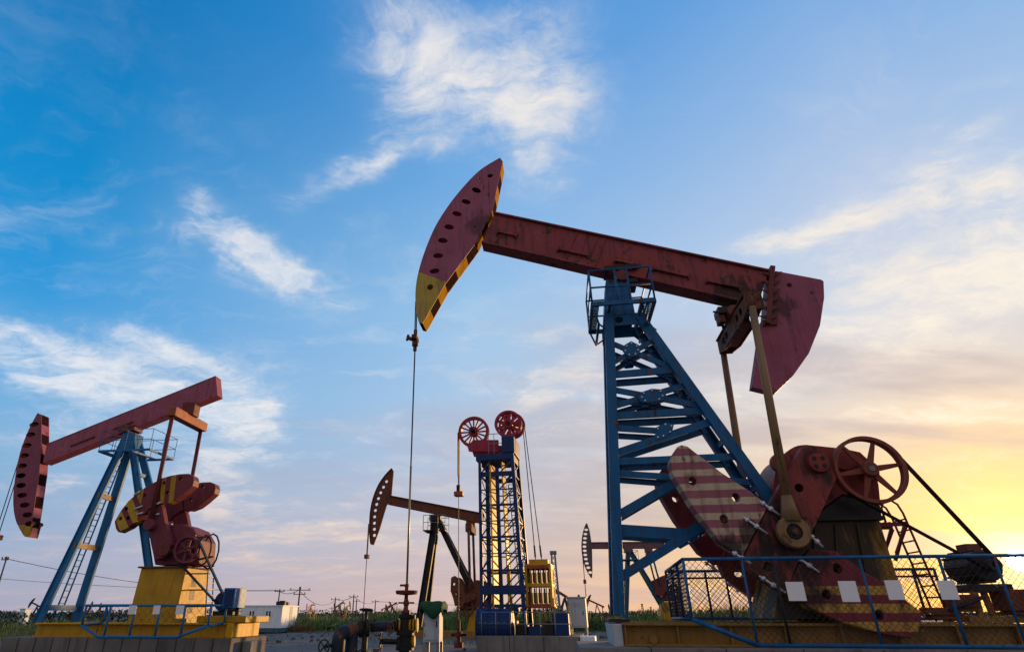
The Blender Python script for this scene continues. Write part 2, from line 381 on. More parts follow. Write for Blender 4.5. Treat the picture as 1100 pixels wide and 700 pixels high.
M['white'] = paint('white', (.80, .80, .80), .5, .0, dirt=.04, var=.05)
M['white_panel'] = paint('white_panel', (.74, .82, .88), .55, .06, dirt=.25, var=.15)
M['grey_panel'] = paint('grey_panel', (.42, .47, .49), .55, .1, dirt=.35, var=.2)
M['grey_wood'] = paint('pole_timber', (.11, .09, .075), .8, .0, dirt=.4)
M['tarp'] = paint('tarp', (.018, .085, .04), .8, .0, dirt=.4)
M['glass_dark'] = paint('window_dark', (.02, .025, .03), .15, 0, dirt=.1)
M['weight_cream'] = paint('weight_cream', (.29, .10, .12), .6, .30, dirt=.5, edge=.8, grease=[(A.P(806, 572, -1.1), .26, .8, GR), (A.P(785, 590, -1.1), .32, .9, GR), (A.P(744, 516, -1.1), .2, .6, (.12, .05, .03))], stripes=[((0, 0, 1), .02, .262, .46, (.50, .39, .26), None)])
M['weight_yellow'] = paint('weight_yellow', (.21, .03, .038), .6, .25, dirt=.5, edge=.7, grease=[(A.P(868, 600, -1.1), .5, .85, GR), (A.P(860, 640, -1.1), .4, .8, GR), (A.P(888, 638, -1.1), .2, .7, GR)], stripes=[((0, 0, 1), .0, .27, .5, (.50, .29, .045), [((0, 0, -1), -2.02)])])
def concrete(name, c, panel=0):
    mt = bpy.data.materials.new(name); mt.use_nodes = True; g = NT(mt.node_tree)
    out = g.n('ShaderNodeOutputMaterial'); b = g.n('ShaderNodeBsdfPrincipled'); g.t.links.new(b.outputs[0], out.inputs[0])
    tc = g.n('ShaderNodeTexCoord').outputs['Object']
    n1 = g.noise(tc, .8, 6, .6); n2 = g.noise(tc, 14, 5, .7); st = g.noise(g.mapping(tc, (3, 3, .25)), 1.2, 5, .6)
    col = g.ramp(n1, [(.3, tuple(x * .62 for x in c)), (.55, c), (.75, tuple(x * 1.3 for x in c))])
    col = g.mix(g.m('MULTIPLY', g.ss(st, .48, .68), .65), col, tuple(x * .35 for x in c))
    col = g.mix(g.m('MULTIPLY', n2, .35), col, tuple(x * .6 for x in c))
    g.put(b.inputs['Base Color'], col); b.inputs['Roughness'].default_value = .9
    bp = g.n('ShaderNodeBump'); bp.inputs['Strength'].default_value = .4; bp.inputs['Distance'].default_value = .03
    g.put(bp.inputs['Height'], n2); g.t.links.new(bp.outputs[0], b.inputs['Normal'])
    return mt
M['concrete'] = concrete('concrete', (.21, .195, .18))
M['dark_concrete'] = concrete('dark_concrete', (.17, .155, .145))

M['oily_shaded_yellow'] = paint('oily_shaded_yellow', (.30, .15, .012), .5, .3, dirt=.8, var=.5, oil_shade=.45)  # pedestal: oil stains plus gearbox shade darkened into the yellow
M['stripe_dark'] = paint('stripe_dark', (.030, .008, .008), .9, .2, spec=.01)
M['stripe_yellow'] = paint('stripe_yellow', (.50, .25, .010), .9, .2, spec=.02)
M['left_plum'] = paint('left_plum', (.17, .034, .05), .55, .2, dirt=.5)
# ------------------------------------------------------------------ the big pumpjack
main = thing('pumpjack', 'huge pumpjack with plum horsehead, blue lattice tower and striped cream counterweights, the largest one', 'pumpjack', A)

def head_box(F, root, arc, back, hw, side, edge, stripes, holes, extra_side=None, name='horsehead', band=.0):
    """box-built horsehead; arc: front outline top -> bottom, back: rear outline bottom -> top (pixels on the near face)"""
    mb = MB()
    arc_ = F.uz(smooth_line(arc, 5), -hw); back_ = F.uz(back, -hw)
    out = arc_ + back_
    hl = [oval(*(F.uz([(x, y)], -hw)[0]), ru, rz, 14, ti) for x, y, ru, rz, ti in holes]
    mb.plate(out, -hw, -hw + .025, side, hl); mb.plate(out, hw - .025, hw, side, hl)
    # wrapped plates between the two cheeks, a hair inside them
    pts = out; n = len(pts); w0, w1 = -hw + .025, hw - .025
    seg = []
    for i in range(n):
        a, b = pts[i], pts[(i + 1) % n]
        isback = i >= len(arc_) - 1 and i < n - 1
        if isback and stripes:
            k = max(1, round(math.dist(a, b) / stripes))
            for j in range(k):
                seg.append((tuple(lerp(a[q], b[q], j / k) for q in (0, 1)), tuple(lerp(a[q], b[q], (j + 1) / k) for q in (0, 1)), True))
        else: seg.append((a, b, False))
    cu = sum(p[0] for p in pts) / n; cz = sum(p[1] for p in pts) / n; c = 0
    for a, b, st in seg:
        m = edge[0]
        if st: m = edge[c % 2]; c += 1
        k = .02
        ia = (a[0] + (cu - a[0]) * k, a[1] + (cz - a[1]) * k); ib = (b[0] + (cu - b[0]) * k, b[1] + (cz - b[1]) * k)
        mb.plate([a, b, ib, ia], w0, w1, m)
    return mb.build(name, root, .006)

hb = A.uz([(450, 291), (481, 302)], -.24)
_n = Vector((-(hb[1][1] - hb[0][1]), 0, hb[1][0] - hb[0][0])).normalized(); _n = -_n if _n.z > 0 else _n
M['head_plum'] = paint('head_paint', (.32, .086, .138), .55, .22, dirt=.45, var=.45, edge=.6, grease=[(A.P(520, 240, -.24), .5, .6, GR)],
    stripes=[((_n.x, 0, _n.z), -(_n.x * hb[0][0] + _n.z * hb[0][1]), 0, 0, (.46, .33, .05), None)])
arc = [(537, 169), (516, 182), (498, 200), (482, 220), (467.5, 243), (456.8, 268), (449.6, 291), (446.4, 311), (446.8, 332), (450, 346)]
back = [(454, 347), (478, 305), (511.5, 260), (529, 225), (540, 173)]
holes = [(526.5, 188.5, .075, .06, 0), (515, 191, .03, .03, 0), (511.7, 204, .135, .075, -.6), (500.7, 216.4, .135, .075, -.5), (491, 229.3, .135, .075, -.45),
         (482.6, 243.6, .13, .075, -.35), (475.6, 258, .13, .075, -.25), (470.5, 274.3, .13, .075, -.1), (466.7, 290.7, .13, .075, .05), (462, 308, .075, .08, 0), (510, 243, .03, .03, 0)]
head_box(A, main, arc, back, .24, M['head_plum'], (M['stripe_dark'], M['stripe_yellow']), .42, holes)
# walking beam: welded I section with brackets
tb = A.uz([(531, 226.5), (827, 288.5)], -.22); bt = A.uz([(517, 259.5), (815, 327)], -.22)
ud = Vector((tb[1][0] - tb[0][0], 0, tb[1][1] - tb[0][1])).normalized(); nd = Vector((-ud.z, 0, ud.x))
bm_ = MB(); fl = .045
q = lambda p, k: (p[0] + nd.x * k, p[1] + nd.z * k)
bm_.plate([tb[0], tb[1], q(tb[1], -fl), q(tb[0], -fl)], -.22, .22, M['beam_red'])
bm_.plate([q(bt[0], fl), q(bt[1], fl), bt[1], bt[0]], -.22, .22, M['beam_red'])
bm_.plate([q(tb[0], -fl), q(tb[1], -fl), q(bt[1], fl), q(bt[0], fl)], -.15, .15, M['beam_red'])
beam = bm_.build('walking_beam', main, .008)
def onbeam(t, s, v):  # t along (0 head .. 1 tail), s 0 bottom .. 1 top
    a = Vector((lerp(bt[0][0], bt[1][0], t), v, lerp(bt[0][1], bt[1][1], t))); b = Vector((lerp(tb[0][0], tb[1][0], t), v, lerp(tb[0][1], tb[1][1], t)))
    return a.lerp(b, s)
for t0, t1, s0 in ((.045, .12, .42), (.29, .405, .30), (.50, .585, .34), (.635, .76, .34), (.82, .93, .33)):
    mb = MB(); mb.bar(onbeam(t0, s0, -.19), onbeam(t1, s0, -.19), .03, .08, M['beam_red'])
    for t in (t0, t1): mb.bar(onbeam(t, s0 - .06, -.185), onbeam(t, s0 + .09, -.185), .035, .07, M['dark_red'])
    mb.build('bracket', beam)
for t in (.225, .475, .685, .92):
    mb = MB(); p = onbeam(t, 1, 0); mb.path([p + ud * .07 * math.cos(a) + nd * (.0 + .11 * math.sin(a)) for a in [math.pi * i / 8 for i in range(9)]], .016, M['dark_red'], 6)
    mb.build('lifting_eye', beam)
for t in (.33, .37, .41, .44):
    mb = MB(); mb.bar(onbeam(t, .09, -.165), onbeam(t, .92, -.165), .03, .02, M['beam_red']); mb.build('stiffener', beam)
for t in (.55, .78, .86):
    mb = MB(); p = onbeam(t, 1, -.1); mb.tube(p, p + nd * .06, .02, M['dark'], 6); mb.build('bolt', beam)
# tail weight plate and its bolted flange
tw = A.uz([(833, 290.5), (882, 299.8), (884.8, 301.5), (885.5, 319), (881, 349), (869, 379), (852, 403), (834, 420.5), (829, 420.5), (808, 415.5), (812, 388), (817, 352), (827, 346)], -.12)
mb = MB(); mb.plate(tw, -.12, .12, M['plum'], [oval(*A.uz([(848, 306)], -.12)[0], .055, .055)])
tail = mb.build('tail_weight', main, .006)
mb = MB(); a, b = A.P(830, 285.5, -.2), A.P(825, 347, -.2)
mb.bar(a + Vector((0, .2, 0)), b + Vector((0, .2, 0)), .10, .46, M['dark_red']); fpl = mb.build('flange', main)
for i in range(6):
    p = a.lerp(b, .12 + .15 * i); mb = MB(); mb.plate([(p.x - .20, p.z + .02), (p.x + .22, p.z + .015), (p.x + .06, p.z - .08), (p.x - .06, p.z - .08)], -.20, -.17, M['dark_red']); mb.build('gusset', fpl)
mb = MB(); p = A.P(827, 349, 0); mb.box((p.x - .05, 0, p.z), (.3, .34, .12), M['dark_red']); mb.build('stop_block', main)
# saddle bearing on the tower head
s0, s1 = A.P(667, 290, -.2), A.P(667, 299, -.2)
mb = MB(); mb.box((s0.x, 0, s0.z + .07), (.75, .5, .12), M['dark']); mb.cyl((s0.x, -.34, s1.z + .03), (s0.x, .34, s1.z + .03), .15, M['dark_red'])
mb.box((s0.x, 0, s1.z - .1), (.66, .56, .10), M['dark']); mb.build('saddle_bearing', main)
# tower -------------------------------------------------------------
BL_ = M['blue']
f0, f1 = A.P(654, 336, -.30), A.P(665, 660, -.42); r0, r1 = A.P(687, 340, -.30), A.P(871, 597, -.46)
mirror = lambda p: Vector((p.x, -p.y, p.z))
for sgn in (1, -1):
    k = (lambda p: p) if sgn == 1 else mirror
    for a, b in ((f0, f1), (r0, r1)):
        mb = MB(); mb.chan(k(a), k(b), .20, .16, .03, BL_, (0, 1, 0), sgn); mb.build('tower_leg', main, .006)
def on_front(py):  # point on near front leg at picture row
    return A.P(654 + (py - 336) * 11 / 324, py, lerp(-.30, -.42, (py - 336) / 324))
def on_rear(py):
    return A.P(687 + (py - 340) * 184 / 257, py, lerp(-.30, -.46, (py - 340) / 257))
def brace(a, b, w=.13, gus=None):
    for sgn in (1, -1):
        k = (lambda p: p + Vector((0, .045, 0))) if sgn == 1 else (lambda p: mirror(p + Vector((0, .045, 0))))
        mb = MB(); mb.chan(k(a), k(b), w, .06, .015, BL_, (0, 1, 0), sgn); mb.build('brace', main)
def gusset(px):
    pts = [A.P(x, y, -.355) for x, y in px]
    for sgn in (1, -1):
        mb = MB(); v = -.35 * sgn; mb.plate([(p.x, p.z) for p in pts], v - .012 * sgn, v + .018 * sgn, BL_)
        cu_, cz_ = sum(p.x for p in pts) / len(pts), sum(p.z for p in pts) / len(pts)
        for p in pts: mb.tube((lerp(p.x, cu_, .28), v - .01 * sgn, lerp(p.z, cz_, .28)), (lerp(p.x, cu_, .28), v - .035 * sgn, lerp(p.z, cz_, .28)), .018, M['steel'], 6)
        mb.build('gusset_plate', main)
Pz = lambda x, y: A.P(630 + x / 2.917, 320 + y / 2.917, -.33)
fy = lambda y: on_front(320 + y / 2.917); ry = lambda y: on_rear(320 + y / 2.917)
for a, b, w in ((fy(136), ry(222), .11), (fy(204), ry(128), .11), (fy(238), ry(221), .15), (fy(283), ry(336), .12), (fy(338), ry(268), .12), (fy(367), ry(350), .15),
                (fy(404), Pz(240, 414), .12), (fy(486), ry(382), .15), (fy(510), ry(493), .13), (fy(546), ry(576), .12), (fy(683), Pz(330, 545), .16)):
    brace(a, b, w)
gusset([(671, 370), (678, 366), (686, 370), (688, 376), (684, 382), (675, 383), (669, 377)])
gusset([(688, 421), (700, 417), (713, 418), (716, 425), (711, 430), (690, 432), (685, 427)])
gusset([(704, 459), (715, 453), (724, 455), (722, 464), (712, 470), (704, 472)])
b1 = on_front(568); b2 = A.P(737, 573, -.42); b3 = on_front(621); b4 = A.P(760, 561, -.42)
brace(b1, b2, .21); brace(b3, b4, .17); gusset([(733, 569), (753, 557), (763, 563), (752, 577), (738, 585), (730, 580)])
# cross members between the two sides, front ladder rungs
mb = MB()
for py in (350, 395, 440, 490, 540, 600, 650):
    a = on_front(py); mb.bar(a + Vector((.02, .06, 0)), mirror(a + Vector((.02, .06, 0))), .12, .05, BL_, (1, 0, 0))
mb.build('cross_member', main)
mb = MB()
for py in (360, 420, 470, 520): a = on_rear(py); mb.bar(a + Vector((0, .06, 0)), mirror(a + Vector((0, .06, 0))), .12, .05, BL_, (1, 0, 0))
mb.build('cross_member', main)
# tower head
cap = A.uz([(648.5, 300), (676, 297), (682, 338), (649, 340)], -.30)
cap0 = [Vector((x, -.34, z)) for x, z in cap[2:]]; z0 = cap0[0].z; x0, x1 = cap[3][0], cap[2][0]; xt0, xt1 = cap[0][0] + .05, cap[1][0] - .02; zt = cap[0][1]
mb = MB(); mb.hexa([(x0, -.36, z0), (x1, -.36, z0), (x1, .36, z0), (x0, .36, z0)], [(xt0, -.27, zt), (xt1, -.27, zt), (xt1, .27, zt), (xt0, .27, zt)], BL_)
for fx in (.33, .67):
    mb.bar((lerp(x0, x1, fx), -.37, z0 + .03), (lerp(xt0, xt1, fx), -.28, zt - .06), .03, .03, BL_)
mb.build('tower_head', main, .008)
z3 = A.P(650, 348, -.36).z; z4 = A.P(650, 357, -.36).z
mb = MB(); mb.plate([(x0 - .02, z0 - .004), (x1 + .04, z0 - .004), (x1 + .42, z4), (x1 + .2, z4 - .02), (x1 + .02, z3 - .04), (x0 + .15, z3 - .04), (x0 + .15, z4), (x0 - .04, z4)], -.352, -.322, BL_, [oval((x0 + x1) / 2 - .03, lerp(z0, z3, .55), .09, .08)])
mb.plate([(x0 - .02, z0 - .004), (x1 + .04, z0 - .004), (x1 + .42, z4), (x1 + .2, z4 - .02), (x1 + .02, z3 - .04), (x0 + .15, z3 - .04), (x0 + .15, z4), (x0 - .04, z4)], .322, .352, BL_)
mb.build('head_gusset', main)
# crown platform with guard rail
zf = A.P(650, 326, -.72).z; c0 = A.P(636, 326, -.72).x; c1 = A.P(704, 326, -.72).x; vr = .74
plat = MB()
for v in (-vr, vr): plat.bar((c0, v, zf), (c1, v, zf), .10, .06, M['blue']);
for u in (c0, c1, lerp(c0, c1, .28), lerp(c0, c1, .8)): plat.bar((u, -vr, zf - .002), (u, vr, zf - .002), .09, .06, M['blue'], (1, 0, 0))
for u0, u1 in ((c0 + .03, x0 - .12), (x1 + .16, c1 - .03)):
    n = 16
    for i in range(n + 1):
        v = lerp(-vr + .04, vr - .04, i / n); plat.bar((u0, v, zf + .03), (u1, v, zf + .03), .015, .012, M['dark'])
    for i in range(9):
        u = lerp(u0, u1, i / 8); plat.bar((u, -vr + .04, zf + .016), (u, vr - .04, zf + .016), .012, .012, M['dark'], (1, 0, 0))
platform = plat.build('platform', main)
for v in (-vr, vr):
    mb = MB(); hs = (.42, .86)
    for h in hs:
        mb.tube((c0, v, zf + h), (c1, v, zf + h), .022, BL_, 6)
    for u in (c0, lerp(c0, c1, .42), lerp(c0, c1, .62), c1):
        mb.tube((u, v, zf), (u, v, zf + .86), .022, BL_, 6)
    mb.build('guard_rail', platform)
mb = MB()
for u in (c0, c1):
    for h in (.42, .86): mb.tube((u, -vr, zf + h), (u, vr, zf + h), .02, BL_, 6)
mb.build('guard_rail', platform)
for u in (c0, c1 - .12):
    mb = MB(); ui = lerp(u, (x0 + x1) / 2, .18)
    for v in (-vr, vr): mb.tube((u, v, zf), (ui, v * .8, zf - .42), .022, BL_, 6)
    mb.tube((ui, -vr * .8, zf - .42), (ui, vr * .8, zf - .42), .03, BL_, 6)
    for v in (-vr * .8, vr * .8): mb.tube((ui, v, zf - .42), (x0 if u == c0 else x1 + .3, v * .5, zf - .42), .02, BL_, 6)
    mb.build('platform_bracket', platform)
# equalizer and pitmans --------------------------------------------
VE = 1.24
e0 = A.P(810, 322, -VE); ez = e0.z + .02
eu = e0.x
mb = MB()
mb.plate([(eu - .17, ez - .22), (eu + .17, ez - .22), (eu + .17, ez + .16), (eu - .17, ez + .16)], -VE + .0, -VE + .06, M['rust'])
mb.box((eu, 0, ez + .02), (.05, 2 * VE, .34), M['rust'])
hw_ = [(-VE, -.06), (-.55, .0), (.55, .0), (VE, -.06)]
for s_ in (-1, 1):
    pts = [(v, ez + z + .15) for v, z in hw_] + [(v, ez - .17 - .12 * (abs(v) < .6)) for v, z in reversed(hw_)]
    hol = [oval(v, ez - .04, .10, .09, 10) for v in (-.75, -.45, .45, .75)]
    sub = MB(); sub.plate(pts, 0, .03, M['rust'] if s_ < 0 else M['dark_red'], hol)
    for v_ in sub.bm.verts: v_.co = Vector((eu + s_ * .15 + (v_.co.y if s_ < 0 else -v_.co.y), v_.co.x, v_.co.z))
    vm = {v_: mb.bm.verts.new(v_.co) for v_ in sub.bm.verts}
    for f_ in sub.bm.faces:
        nf = mb.bm.faces.new([vm[x] for x in f_.verts]); nf.material_index = mb.mi(sub.mats[f_.material_index])
    sub.bm.free()
mb.box((eu, 0, ez - .24), (.34, 1.3, .03), M['dark_red'])
mb.box((eu, 0, ez + .17), (.36, 2 * VE, .03), M['rust'])
for v in (-VE + .03, VE - .03): mb.box((eu, v, ez - .02), (.30, .05, .33), M['rust'])
mb.build('equalizer_beam', main, .006)
tb_ = A.P(779, 317, 0)
mb = MB(); mb.box((eu - .12, 0, ez + .32), (.58, .40, .16), M['dark']); mb.cyl((eu - .1, -.26, ez + .26), (eu - .1, .26, ez + .26), .14, M['rust_brown'])
mb.box((eu - .34, 0, ez + .17), (.14, .26, .24), M['rust_brown']); mb.tube((eu - .5, -.1, ez + .33), (eu - .34, -.1, ez + .28), .025, M['dark']); mb.tube((eu - .3, .08, ez - .02), (eu - .3, .08, ez + .2), .03, M['dark']); mb.build('tail_bearing', main, .01)
VP = 1.22
pt, pb = A.P(808, 330, -VP), A.P(852, 571, -VP)
pin = pb.copy()
for sgn in (-1, 1):
    a = Vector((pt.x, VP * sgn, pt.z)); b = Vector((pb.x, VP * sgn, pb.z)); d = (b - a).normalized()
    mb = MB(); mb.tube(a - d * .02, b - d * .42, .07, M['pitman_tan'], 12, .085)
    mb.tube(b - d * .62, b - d * .18, .087, M['pitman_tan'], 12, .17)
    pm = mb.build('pitman', main)
    mb = MB(); mb.lathe([(.13, -.09), (.25, -.09), (.27, -.06), (.27, .06), (.25, .09), (.13, .09)], b, (0, 1, 0), M['pitman_tan'], 28)
    for ang in (-.62, .62):
        pass
    mb.build('big_end', pm, .005)
    mb = MB(); y = sgn; mb.cyl(b + Vector((0, -.06, 0)), b + Vector((0, .06, 0)), .128, M['black_oil_shade'], 20)
    mb.lathe([(0, .07), (.11, .07), (.13, .05), (.13, .03)], b, (0, sgn, 0), M['dark'], 6, False); mb.cyl(b + Vector((0, .06 * sgn, 0)), b + Vector((0, .15 * sgn, 0)), .055, M['rust'], 8)
    mb.tube(b + Vector((0, -.06 * sgn, 0)), b + Vector((0, -.42 * sgn, 0)), .08, M['grey_steel'], 12)
    mb.build('crank_pin', pm)
mb = MB(); mb.tube(A.P(806.5, 318, -VP), pt + Vector((0, 0, .02)), .05, M['rust'], 10); mb.build('pitman_pin', main)
# cranks, counterweights --------------------------------------------
ca_px = [(861, 480), (874.5, 478), (887, 487), (902, 507), (872, 572), (868, 588), (856, 606), (850, 623), (846, 638), (828, 628), (806, 612), (799, 597), (826, 543)]
wa_px = [(732, 477.4), (727.5, 479.5), (723.6, 485), (719.7, 496), (722.5, 508), (743, 542), (775, 583), (781, 587), (798, 597), (824.5, 544), (823.5, 552), (807, 528), (775, 507), (751, 488.6), (738.6, 479)]
wa_px = [(732, 477.4), (727.5, 479.5), (723.6, 485), (719.7, 496), (722.5, 508), (743, 542), (775, 583), (787, 590), (797.5, 597.5), (825, 542.5), (807, 528), (775, 507), (751, 488.6), (738.6, 479)]
wb_px = [(887, 590.5), (898, 591), (910, 600), (930, 614), (946, 623), (968, 640), (989.5, 656), (991, 664), (986, 679.5), (978, 684.6), (948, 680), (905, 668), (870, 652), (852, 630), (851.5, 623), (857.5, 606.5), (869.5, 588.5)]
CV0, CV1 = -1.06, -.80
crank_uz = A.uz(ca_px, CV0); hub = A.uz([(878, 497)], CV0)[0]
wa_uz, wb_uz = A.uz(wa_px, CV0 - .05), A.uz(wb_px, CV0 - .05)
hl = [oval(*A.uz([(858.5, 523.5)], CV0)[0], .075, .075, 14), oval(*A.uz([(825, 608)], CV0)[0], .10, .08, 14)]
wah = [oval(*A.uz([p], CV0 - .05)[0], .07, .08, 14) for p in ((744, 516), (790.6, 533.6), (777.8, 557))]
wbh = [oval(*A.uz([p], CV0 - .05)[0], .07, .08, 14) for p in ((900, 610), (888, 638), (945, 660))]
bolts = [((816, 538), (837, 553)), ((798, 555), (824, 573)), ((869, 574), (883, 587)), ((856, 598), (879, 614)), ((786, 592), (806, 605)), ((815, 618), (843, 636))]
for sgn in (1, -1):
    vv = lambda a, b: (min(a * sgn, b * sgn), max(a * sgn, b * sgn))
    mb = MB(); mb.plate(crank_uz, *vv(CV0, CV1), M['crank_red'], hl); crank = mb.build('crank', main, .012)
    for o_, hh, mat, nm in ((wa_uz, wah, M['weight_cream'], 'counterweight'), (wb_uz, wbh, M['weight_yellow'], 'counterweight')):
        m2 = mat if sgn == 1 else M['weight_yellow']
        mb = MB(); mb.plate(o_, *vv(CV0 - .05, CV1 + .05), m2, hh); w_ = mb.build(nm, crank, .02)
    mb = MB(); cy = CV0 * sgn
    mb.lathe([(0, .10), (.10, .10), (.17, .09), (.19, .0)], (hub[0], cy, hub[1]), (0, -sgn, 0), M['red'], 24, False)
    for i in range(4):
        an = R(45 + 90 * i); mb.cyl((hub[0] + .10 * math.cos(an), cy - .10 * sgn, hub[1] + .10 * math.sin(an)), (hub[0] + .10 * math.cos(an), cy - .105 * sgn, hub[1] + .10 * math.sin(an)), .038, M['black_oil_shade'], 12)
    mb.build('crank_hub', crank)
    for (p, q_) in bolts:
        a, b = A.uz([p, q_], CV0 - .05); a = Vector((a[0], (CV0 - .085) * sgn, a[1])); b = Vector((b[0], (CV0 - .085) * sgn, b[1]))
        mb = MB(); mb.tube(a, b, .020, M['steel'], 8); c_ = a.lerp(b, .55); dd = (b - a).normalized()
        mb.tube(c_ - dd * .03, c_ + dd * .03, .045, M['steel'], 6); mb.tube(a.lerp(b, .16) - dd * .025, a.lerp(b, .16) + dd * .025, .042, M['steel'], 6)
        mb.build('stud_bolt', crank)
mb = MB(); mb.cyl((hub[0], CV1, hub[1]), (hub[0], -CV1, hub[1]), .15, M['grey_steel']); mb.build('crank_shaft', main)
# gear reducer, pedestal, wheel --------------------------------------
GV = .66
gp = A.uz(smooth_line([(834, 548), (831, 528), (833, 506), (842, 488), (854, 479), (866, 477)], 4) + [(905, 481), (924, 485), (938, 498), (944, 520), (946, 541), (905, 530), (880, 548)], -GV)
mb = MB(); mb.plate(gp, -GV, GV, M['red'])
mb.box((lerp(gp[-4][0], hub[0], .7), 0, A.P(920, 487, -GV).z + .02), (.9, 1.24, .06), M['dark_red']); gear = mb.build('gearbox', main, .03)
for p in ((838, 497), (931, 506), (905, 495)):
    c_ = A.P(*p, -GV); mb = MB(); mb.cyl(c_ + Vector((0, .05, 0)), c_ + Vector((0, -.09, 0)), .18, M['crank_red'], 24)
    mb.build('bearing_cover', gear)
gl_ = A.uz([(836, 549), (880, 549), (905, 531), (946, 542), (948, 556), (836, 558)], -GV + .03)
mb = MB(); mb.plate(gl_, -GV + .03, GV - .03, M['black_oil_shade']); mb.build('shaded_gearbox_base', main, .02)  # lower gearbox body, the shade beneath put into its black colour
ped = A.uz([(848, 559), (945, 557), (972, 664), (828, 664)], -.62)
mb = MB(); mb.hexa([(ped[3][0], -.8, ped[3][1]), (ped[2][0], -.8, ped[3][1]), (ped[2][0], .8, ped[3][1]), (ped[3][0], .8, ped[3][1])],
    [(ped[0][0], -.6, ped[0][1]), (ped[1][0], -.6, ped[0][1]), (ped[1][0], .6, ped[0][1]), (ped[0][0], .6, ped[0][1])], M['oily_shaded_yellow'])
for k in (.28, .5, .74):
    mb.bar((lerp(ped[3][0], ped[2][0], k), -.82, ped[3][1] + .05), (lerp(ped[0][0], ped[1][0], k), -.62, ped[0][1] - .08), .05, .07, M['oily_shaded_yellow'])
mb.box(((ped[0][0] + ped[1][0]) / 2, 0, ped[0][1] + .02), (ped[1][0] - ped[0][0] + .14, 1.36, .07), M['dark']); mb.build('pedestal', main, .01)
VW = -1.02
wc = A.P(933.5, 504, VW); wr = .60; M['wheel_red'] = paint('wheel_red', (.22, .05, .03), .5, .35, dirt=.5)
mb = MB(); mb.lathe([(wr - .066, -.085), (wr, -.085), (wr - .015, -.03), (wr, .03), (wr, .085), (wr - .066, .085), (wr - .045, 0)], wc, (0, 1, 0), M['wheel_red'], 48)
mb.lathe([(.05, -.11), (.12, -.11), (.14, -.07), (.14, .09), (.05, .09)], wc, (0, 1, 0), M['wheel_red'], 20)
for i in range(6):
    an = R(8 + 60 * i); p0 = wc + Vector((math.cos(an), 0, math.sin(an))) * .12; p1 = wc + Vector((math.cos(an), 0, math.sin(an))) * (wr - .07)
    mb.bar(p0, p1, .11, .05, M['wheel_red'], (0, 1, 0), .062, .04)
wheel = mb.build('pulley_wheel', main, .006)
mb = MB(); mb.tube(wc + Vector((0, -.13, 0)), (wc.x, -GV + .1, wc.z), .05, M['grey_steel'], 10); mb.build('wheel_shaft', main)
# motor, belts
mc = A.P(1066, 606, VW)
mo = MB(); mo.lathe([(.05, -.09), (.10, -.09), (.10, .09), (.05, .09)], mc, (0, 1, 0), M['dark'], 24); mo.build('motor_pulley', main)
d_ = Vector((mc.x - wc.x, 0, mc.z - wc.z)); nrm = Vector((-d_.z, 0, d_.x)).normalized(); nrm = nrm if nrm.z > 0 else -nrm
for s_ in (1, -1):
    mb = MB()
    for k in (-.045, .0, .045):
        mb.bar(wc + nrm * s_ * (wr + .006) + Vector((0, k, 0)), mc + nrm * s_ * .106 + Vector((0, k, 0)), .018, .028, M['black_oil_shade'])
    mb.build('drive_belt', main)
zs = A.P(700, 668, -.8).z; zb = A.P(700, 693, -.8).z
mm = MB(); my = Vector((0, 1, 0))
mm.cyl(mc + my * .15, mc + my * .95, .25, M['dark']); mm.box(mc + Vector((0, .6, -.34)), (.62, .8, .12), M['dark'])
for i in range(10):
    an = R(36 * i); mm.bar(mc + my * .2 + Vector((math.cos(an), 0, math.sin(an))) * .25, mc + my * .98 + Vector((math.cos(an), 0, math.sin(an))) * .25, .03, .05, M['dark'], (math.cos(an), 0, math.sin(an)))
mm.box(mc + Vector((.05, .55, .29)), (.24, .3, .16), M['rust_brown']); motor = mm.build('motor', main, .01)
mb = MB()
for k in (.25, .95):
    a = mc + Vector((0, k, -.4)); mb.bar((a.x - .5, k + mc.y, zs + .06), (a.x + .6, k + mc.y, zs + .06), .10, .10, M['skid_yellow'])
    for x in (-.3, .3): mb.bar((a.x + x, k + mc.y, zs + .02), (a.x + x * .9, k + mc.y, mc.z - .38), .08, .08, M['skid_yellow'])
mb.tube(A.P(1012, 640, -.9), A.P(1040, 628, -.9), .025, M['dark']); mb.tube(A.P(1020, 655, -.9), A.P(1058, 640, -.9), .03, M['dark'])
mb.build('motor_slide', main)
# brake housing and cable boxes around the motor
for px, py, sx, sy, sz in ((1033, 645, .4, .3, .2), (1087, 644, .35, .5, .32), (1010, 656, .5, .3, .12)):
    p = A.P(px, py, -.7); mb = MB(); mb.box(p, (sx, sy, sz), M['rust_brown']); mb.box(p + Vector((0, 0, -sz / 2 - .03)), (sx * .8, sy * .8, .06), M['rust']); mb.build('junction_box', main, .02)
# access platform and ladder behind the gearbox
q0, q1 = A.P(941, 563, -.25), A.P(972.5, 561, -.25)
mb = MB()
for v in (-.25, .25):
    mb.bar((q0.x, v, q0.z), (q1.x, v, q0.z), .06, .05, M['dark_red']); mb.bar((q1.x - .03, v, q0.z - .03), (q0.x + .15, v, q0.z - .62), .05, .04, M['dark_red'])
    mb.bar((q0.x + .5, v, q0.z - .03), (q0.x + .2, v, q0.z - .5), .05, .04, M['dark_red'])
for i in range(7): u = lerp(q0.x, q1.x, i / 6); mb.bar((u, -.25, q0.z + .035), (u, .25, q0.z + .035), .03, .02, M['dark_red'], (1, 0, 0))
mb.build('service_platform', main)
mb = MB()
lz0 = zs + .02
p = A.P(966, 560, 0)
for v in (-.22, .22):
    mb.path([(p.x - .34, v, q0.z), (p.x - .34, v, q0.z + .30), (p.x - .27, v, q0.z + .42), (p.x - .15, v, q0.z + .44), (p.x - .05, v, q0.z + .36), (p.x, v, q0.z + .2), (p.x + .22, v, lz0)], .02, M['dark_red'], 6)
